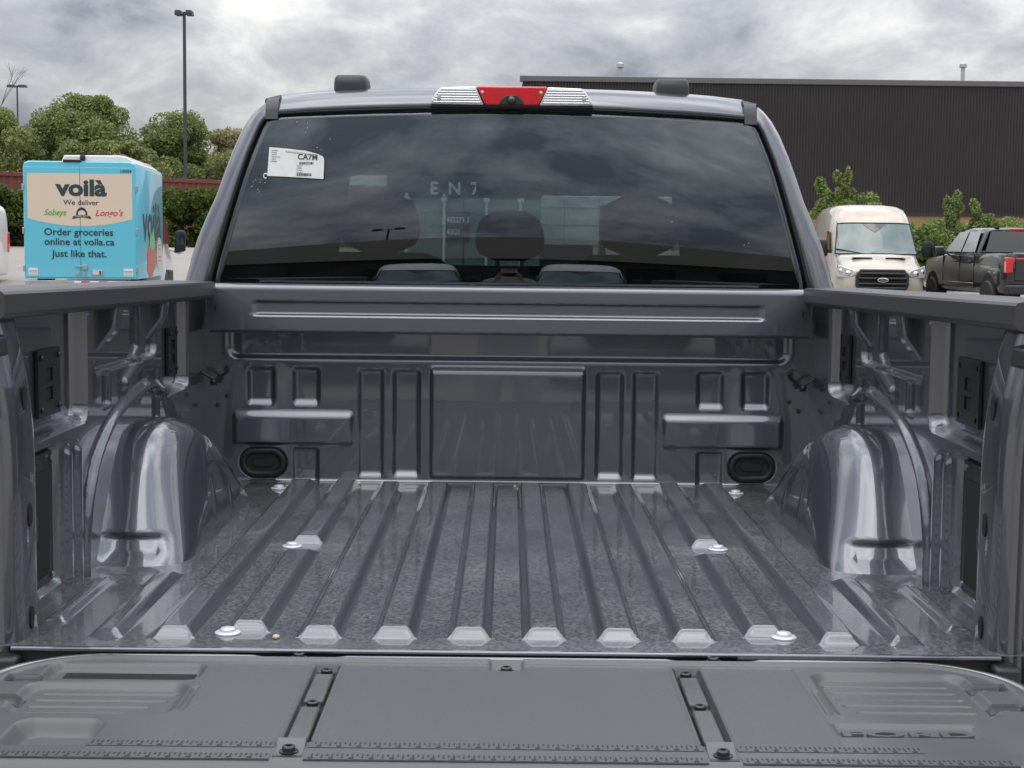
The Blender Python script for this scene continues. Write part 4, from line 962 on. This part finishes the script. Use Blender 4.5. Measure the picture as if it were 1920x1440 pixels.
# ---- lamp posts
def lamp_post(loc, h, label, heads):
    o = empty('lamp_post', loc, 0, label, 'lamp post', 'parking lot lamp posts')
    MB().lathe([(.001, 0), (.22, 0), (.2, .6), (.09, .65), (.075, h-.3), (.065, h), (.001, h)], 12).build('pole', 'lamp_steel', o)
    for dx, w in heads:
        MB().tube([(0, 0, h-.12), (dx, 0, h-.08)], .035, 6).build('arm', 'lamp_steel', o)
        MB().prism([(dx-w, h-.16), (dx+w, h-.16), (dx+w*.8, h+.06), (dx-w*.8, h+.06)], -.3, .3, 'y').build('lamp_head', 'lamp_steel', o, bevel=.03)
    return o
lamp_post((-15.1, 70, 1.25), 10.75, 'tall dark lamp post rising above the trees behind the blue truck', ((-.25, .16), (.25, .16)))
lamp_post((-45.0, 140, 1.25), 14.1, 'distant lamp post at the far left above the trees', ((-.5, .4), (.5, .4)))

# ---- shipping containers
def corrugated(L_, H_, D_, name, mt_, label, loc, rz):
    o = empty(name, loc, rz, label, 'container')
    vs = []; p = .28; k = 0; x = -L_/2
    while x < L_/2-p:
        for dx, dy in ((0, 0), (.07, 0), (.12, .036), (.21, .036), (.26, 0)): vs.append((x+dx, dy))
        x += p
    A = np.array([[(x, y-D_/2+.02, z) for z in (.12, H_-.12)] for x, y in vs]); link('corrugated_side', grid_mesh('side', A), mt_, o, smooth=False)
    MB().box(-L_/2, L_/2, -D_/2+.07, D_/2, .1, H_-.02).build('shell', mt_, o)
    for z0, z1 in ((0, .14), (H_-.14, H_)): MB().box(-L_/2-.02, L_/2+.02, -D_/2-.02, -D_/2+.09, z0, z1).build('side_rail', mt_, o, bevel=.01)
    for s in (-1, 1): MB().box(s*L_/2-.08, s*L_/2+.08, -D_/2-.015, -D_/2+.12, .02, H_+.02).build('corner_post', mt_, o, bevel=.01)
    k = -L_/2+.3
    while k < L_/2: MB().box(k, k+.09, -D_/2-.03, -D_/2+.06, H_-.02, H_+.045).build('top_lug', mt_, o); k += .62
    return o
corrugated(12.2, 2.6, 2.44, 'shipping_container', 'container_red', 'rust red corrugated container behind the hedge left of the blue truck', (-16.2, 56.6, 1.28), R(40))
corrugated(12.2, 2.6, 2.44, 'shipping_container', 'container_red', 'rust red corrugated container behind the hedge right of the blue truck', (-7.6, 63.4, 1.28), R(22))

# door-end container seen through the cab
Cn = empty('shipping_container', (-.72, 22.2, .0), R(2), 'grey green container with white locking rods seen through the cab window', 'container')
MB().box(-1.22, 1.22, 0, 12, .1, 2.75).build('shell', 'container_green', Cn)
MB().box(-1.22, 1.22, -.03, .0, 2.24, 2.75).build('door_header', 'black_wall', Cn)
for x0, x1 in ((-1.2, -.012), (.012, 1.2)):
    dr = MB().box(x0, x1, -.05, .0, .2, 2.22).build('container_door', 'container_green', Cn, bevel=.01)
    for zz in (.5, .9, 1.3, 1.7, 2.0): MB().box(x0+.05, x1-.05, -.066, -.048, zz, zz+.10).build('door_rib', 'container_green', dr, bevel=.01)
for x in (-.90, -.31, .36, .90):
    rd = MB().tube([(x, -.09, .15), (x, -.09, 2.30)], .024, 8).build('locking_rod', 'white_print', Cn)
    for zz in (.25, 1.0, 2.18): MB().box(x-.05, x+.05, -.12, -.06, zz, zz+.07).build('rod_bracket', 'white_print', rd)
MB().box(-.28, .10, -.068, -.05, 1.55, 2.02).build('number_plate', 'black_wall', Cn)
text_on('lettering', '482273 3', .12, 'white_print', Cn, lambda x, y, z: (-.09+x*.8, -.075, 1.89+y), bold=.003)
text_on('lettering', '42G1', .12, 'white_print', Cn, lambda x, y, z: (-.16+x*.8, -.075, 1.70+y), bold=.003)
text_on('lettering', 'E  N  7. R', .27, 'white_print', Cn, lambda x, y, z: (.0+x, -.035, 2.38+y), bold=.008)
Tr = empty('box_trailer', (1.55, 24.3, .0), R(-1), 'white box trailer beside the grey green container, seen through the cab', 'trailer')
MB().box(-1.25, 1.25, 0, 13, .9, 2.36).build('box', 'container_white', Tr, bevel=.02)
for zz in (1.15, 1.5, 1.85, 2.15): MB().box(-1.2, 1.2, -.014, .0, zz, zz+.012).build('panel_seam', 'ink_grey', Tr)
for x in (-.6, .0, .55): MB().box(x, x+.012, -.013, .0, .95, 2.3).build('panel_seam', 'ink_grey', Tr)
MB().box(-1.1, -.1, -.02, 0, .92, 1.52).build('dark_opening', 'black_wall', Tr); MB().box(.02, .12, -.03, 0, .92, 2.2).build('door_post', 'lamp_steel', Tr)
for s in (-1, 1): wheel(Tr, s*1.0, 9, .5, .25, s)
MB().box(-.9, .9, 1, 12, .6, .9).build('chassis', 'black_wall', Tr)

# ---- foliage
def leaf_cloud(centres, radii, per, size, seed, shell=.55, flat=.8):
    g_ = np.random.default_rng(seed); C_ = []; 
    for c, r in zip(centres, radii):
        k = per if np.isscalar(per) else per
        d = g_.normal(size=(k, 3)); d /= np.linalg.norm(d, axis=1)[:, None]
        rad = (shell+(1-shell)*g_.random(k)**.6)[:, None]
        C_.append(np.array(c)+d*rad*np.array(r))
    C_ = np.concatenate(C_); N_ = len(C_)
    a = g_.normal(size=(N_, 3)); a /= np.linalg.norm(a, axis=1)[:, None]
    b_ = np.cross(a, g_.normal(size=(N_, 3))); b_ /= np.linalg.norm(b_, axis=1)[:, None]
    sz = size*(.6+.8*g_.random(N_))[:, None]
    v = np.stack([C_-a*sz, C_+b_*sz*.5, C_+a*sz, C_-b_*sz*.5], 1).reshape(-1, 3)
    return v, np.arange(N_*4).reshape(-1, 4)
def crown_lobes(rx, ry, h0, h1, n, seed):
    g_ = np.random.default_rng(seed); cs = []; rs = []
    for k in range(n):
        t = g_.random(); a = g_.random()*2*math.pi; q = math.sqrt(g_.random())
        env = math.sin(math.pi*min(.97, .22+.72*t))**.6*g_.uniform(.75, 1.12)
        cs.append((rx*env*q*.85*math.cos(a), ry*env*q*.85*math.sin(a), h0+(h1-h0)*(.08+.84*t)))
        r = (h1-h0)*(.06+.10*g_.random()); rs.append((r*1.25, r*1.25, r*.85))
    return cs, rs
def tree(loc, h, rx, mt_, label, seed, n=38, per=420, leaf=.08, base=.22):
    o = empty('leafy_tree', loc, random.uniform(0, 6), label, 'tree', 'trees behind the parking lot')
    cs, rs = crown_lobes(rx, rx, h*base, h, n, seed)
    v, q = leaf_cloud(cs, rs, per, leaf, seed); link('crown', np_mesh('crown', v, q), mt_, o, smooth=False)
    b = MB(); tr = [(0, 0, -.3), (.1, 0, h*.3), (0, .15, h*.6), (.05, 0, h*.9)]; b.tube(tr, [.24, .18, .11, .03], 8)
    for c in cs[::3]: b.tube([(0, .05, max(.8, c[2]*.55)), (c[0]*.5, c[1]*.5, c[2]*.8), c], [.09, .055, .015], 5)
    b.build('trunk', 'bark', o); return o
tree((-21.1, 75, 1.25), 7.5, 3.5, 'leaf_dark', 'tall round dark green tree directly above the blue truck', 11, 94, 702)
tree((-24.6, 71, 1.25), 6.4, 3.1, 'leaf_mid', 'mid green tree at the left edge with a lower crown', 12, 81, 621)
tree((-22.9, 82, 1.25), 7.7, 2.6, 'leaf_yellow', 'pale yellowish tree peeking out behind the tall dark tree', 13, 59, 567)
tree((-18.6, 72, 1.25), 5.1, 2.3, 'leaf_mid', 'low bushy tree between the tall dark tree and the lamp post', 14, 67, 621)
tree((-17.0, 77, 1.25), 6.7, 2.4, 'leaf_dark', 'medium tree standing just left of the tall lamp post', 15, 62, 594)
tree((-15.3, 80, 1.25), 6.2, 2.3, 'leaf_yellow', 'pale loose tree next to the grey pickup cab', 16, 45, 432)
tree((-13.6, 76, 1.25), 4.9, 2.4, 'leaf_mid', 'low green tree partly hidden by the pickup cab', 17, 59, 567)
tree((-28.2, 78, 1.25), 6.6, 3.0, 'leaf_dark', 'dark tree cut off by the left edge of the picture', 18, 67, 567)
tree((-19.8, 86, 1.25), 6.3, 3.2, 'leaf_mid', 'green tree in the back row behind the blue truck', 19, 67, 567)
tree((-15.5, 88, 1.25), 5.6, 3.2, 'leaf_mid', 'green tree in the back row near the grey pickup cab', 20, 67, 567)
# bare tree
o = empty('bare_tree', (-24.9, 73, 1.25), 0, 'leafless grey tree with thin branches at the top left', 'tree')
b = MB()
def branch(p, d, L_, r, k):
    q = p+d*L_; b.tube([p, p+d*L_*.5+Vector((random.uniform(-.05, .05), 0, .02))*L_, q], [r, r*.8, r*.6], 5)
    if k == 0: return
    for _ in range(3 if k > 1 else 3):
        nd = (d+Vector((random.uniform(-.7, .7), random.uniform(-.5, .5), random.uniform(-.1, .5)))).normalized(); branch(q, nd, L_*random.uniform(.55, .8), r*.55, k-1)
random.seed(3); branch(Vector((0, 0, 0)), Vector((-.08, 0, 1)), 3.1, .10, 5); b.build('branches', 'bark', o)
def hedge(name, x0, y0, x1, y1, h, w, z0, mt_, label, seed, n, leaf=.10):
    g_ = np.random.default_rng(seed); o = empty(name, ((x0+x1)/2, (y0+y1)/2, z0), math.atan2(y1-y0, x1-x0), label, 'hedge')
    L_ = math.hypot(x1-x0, y1-y0); cs = []; rs = []
    for k in range(n):
        cs.append((g_.uniform(-L_/2, L_/2), g_.uniform(-w/2, w/2)*.8, h*(.12+.80*g_.random()**.75))); r = g_.uniform(.28, .5); rs.append((r, r, r*.8))
    v, q = leaf_cloud(cs, rs, 300, leaf*.72, seed); link('foliage', np_mesh('foliage', v, q), mt_, o, smooth=False)
    v, q = leaf_cloud([(g_.uniform(-L_/2, L_/2), g_.uniform(-.1, w/2), h*g_.uniform(.1, .75)) for _ in range(n//2)], [(.4, .3, .4)]*(n//2), 120, leaf*1.3, seed+5); link('shaded_inner_leaves', np_mesh('inner', v, q), 'leaf_shade', o, smooth=False)  # inner leaves in the darker copy, painting the hedge's shaded depth
    for k in range(int(L_/1.6)):
        x = -L_/2+.8+k*1.6; MB().tube([(x, 0, -.2), (x+.1, .1, h*.5), (x, 0, h*.8)], [.05, .035, .012], 5).build('stem', 'bark', o)
    return o
hedge('leafy_hedge', -23, 47.5, -8.5, 54.5, 2.15, 1.3, 1.16, 'leaf_hedge', 'green hedge in front of the red containers at the left', 21, 230)
hedge('leafy_hedge', 9.4, 44, 22, 45, 2.05, 1.6, .28, 'leaf_fresh', 'overgrown green hedge below the warehouse at the right', 22, 210)
def bush(loc, lobes, label, seed, mt_='leaf_fresh', per=230, leaf=.052):
    g_ = np.random.default_rng(seed+90); lb = []
    for l in lobes:
        for k in range(5):
            f_ = g_.uniform(.3, .62); lb.append((l[0]+g_.uniform(-1, 1)*l[3]*.9, l[1]+g_.uniform(-1, 1)*l[4], l[2]+g_.uniform(-.8, .8)*l[5], l[3]*f_+.04, l[4]*f_+.04, l[5]*f_*.8))
    lobes = lb
    o = empty('bush', loc, 0, label, 'bush'); v, q = leaf_cloud([l[:3] for l in lobes], [l[3:] for l in lobes], per, leaf, seed, shell=.2)
    link('foliage', np_mesh('foliage', v, q), mt_, o, smooth=False)
    b = MB()
    for l in lobes: b.tube([(l[0]*.5, l[1], 0), (l[0]*.9, l[1], l[2]*.6), (l[0], l[1], l[2]+l[5]*.5)], [.03, .02, .008], 5)
    b.build('stems', 'bark', o); return o
bush((10.0, 43.2, .25), [(-.75, 0, 2.9, .18, .18, .75), (-.55, .1, 2.5, .4, .3, .5), (-.35, 0, 3.0, .14, .14, .45), (.0, 0, 2.8, .16, .16, .72), (.25, 0, 2.45, .5, .4, .45), (.5, .1, 2.2, .45, .4, .6), (-.3, 0, 2.1, .5, .4, .6), (.7, 0, 2.0, .3, .3, .5), (0, 0, 1.5, .8, .5, .6)], 'bright green bush rising behind the cream van', 31)
bush((13.2, 43.3, .25), [(-.15, 0, 2.6, .16, .15, .62), (-.05, 0, 2.2, .22, .2, .5), (.62, 0, 2.3, .16, .15, .42), (.55, 0, 1.9, .3, .2, .4), (1.0, 0, 2.0, .25, .2, .3), (0, 0, 1.6, .5, .4, .5)], 'tall leafy shoots sticking out above the right hand hedge', 32)

# ---- behind the camera: what the rear window and the paint reflect
SB = empty('shop_building', (6, -34, 0), 0, 'long low tan and black building behind the photographer', 'building')
MB().box(-34, 30, -14, 0, 0, 4.2).build('lower_wall', 'black_wall', SB); MB().box(-34.2, 30.2, -14, .3, 4.2, 6.6).build('upper_wall', 'tan_wall', SB)
for k in range(12): MB().box(-30+k*5, -27.4+k*5, .0, .06, .2, 3.4).build('window', 'glass_dark', SB)
lamp_post((-7.5, -40, 0), 9.0, 'lamp post standing behind the photographer', ((-.7, .35), (.7, .35)))
make_van('white_paint', 'white van parked behind the photographer on the left', (-1.75, -10.6, 0), R(172), .95, badge=False)
make_van('white_paint', 'white van parked behind the photographer on the right', (1.35, -10.2, 0), R(186), .95, badge=False)
# photographer, standing just behind the lens
H = empty('person', (0.0, -2.72, 0), 0, 'person in a grey shirt and dark cap holding up a phone', 'person')
def skin(name, pts, edges, rad, mt_, root=0, sub=2):
    me = bpy.data.meshes.new(name); me.from_pydata(pts, edges, []); o = bpy.data.objects.new(name, me); COL.objects.link(o); o.parent = H
    md = o.modifiers.new('skin', 'SKIN'); md.use_smooth_shade = True
    for i, r in enumerate(rad):
        sv = me.skin_vertices[0].data[i]; sv.radius = (r if isinstance(r, tuple) else (r, r)); sv.use_root = (i == root)
    md = o.modifiers.new('sub', 'SUBSURF'); md.levels = md.render_levels = sub; me.materials.append(MATS[mt_]); return o
pts = [(0, 0, .95), (0, 0, 1.12), (0, .02, 1.30), (0, .01, 1.43), (0, .02, 1.50), (0, .05, 1.60), (0, .06, 1.70),
       (.11, 0, .90), (.12, .02, .50), (.12, -.02, .08), (.13, .14, .04), (-.11, 0, .90), (-.12, .02, .50), (-.12, -.02, .08), (-.13, .14, .04),
       (.19, 0, 1.40), (.25, .10, 1.18), (.11, .30, 1.44), (-.19, 0, 1.40), (-.25, .10, 1.18), (-.11, .30, 1.44)]
edges = [(0, 1), (1, 2), (2, 3), (3, 4), (4, 5), (5, 6), (0, 7), (7, 8), (8, 9), (9, 10), (0, 11), (11, 12), (12, 13), (13, 14), (3, 15), (15, 16), (16, 17), (3, 18), (18, 19), (19, 20)]
rad = [(.16, .12), (.15, .11), (.17, .12), (.12, .09), .055, (.085, .10), (.075, .09), .095, .06, .045, .04, .095, .06, .045, .04, .065, .045, .03, .065, .045, .03]
skin('body', pts, edges, rad, 'shirt')
hd = MB().sphere((0, -.005+.04, 1.63), (.074, .092, .108), 18, 12).build('head', 'skin', H, sharp=180)
MB().lathe([(.001, .09), (.06, .08), (.088, .04), (.092, 0), (.001, 0)], 20, (0, .03, 1.665)).build('cap', 'cap_cloth', H, sharp=60)
MB().prism([(-.08, .10), (.08, .10), (.06, .19), (-.06, .19)], 1.667, 1.676, 'z').build('cap_brim', 'cap_cloth', H, bevel=.003)
for s in (-1, 1):
    pts = [(s*.11, .30, 1.44), (s*.09, .325, 1.49), (s*.085, .33, 1.52)]; ed = [(0, 1), (1, 2)]; rd = [.03, (.022, .035), (.02, .03)]
    for k in range(4):
        i = len(pts); z = 1.50+.022*k; pts += [(s*.085, .338, z), (s*.072, .355, z+.004), (s*.055-s*.004*(k == 3), .347, z+.006)]; ed += [(2, i), (i, i+1), (i+1, i+2)]; rd += [.010, .009, .008]
    i = len(pts); pts += [(s*.075, .315, 1.50), (s*.055, .318, 1.515)]; ed += [(1, i), (i, i+1)]; rd += [.011, .009]
    skin('hand', pts, ed, rd, 'skin', 0, 1)
ph = MB().box(-.074, .074, .326, .334, 1.50, 1.572).build('phone', 'glass_dark', None, bevel=.004); ph.location = (0, -2.72, 0)
tag(ph, 'black phone held up sideways by the photographer', 'phone')
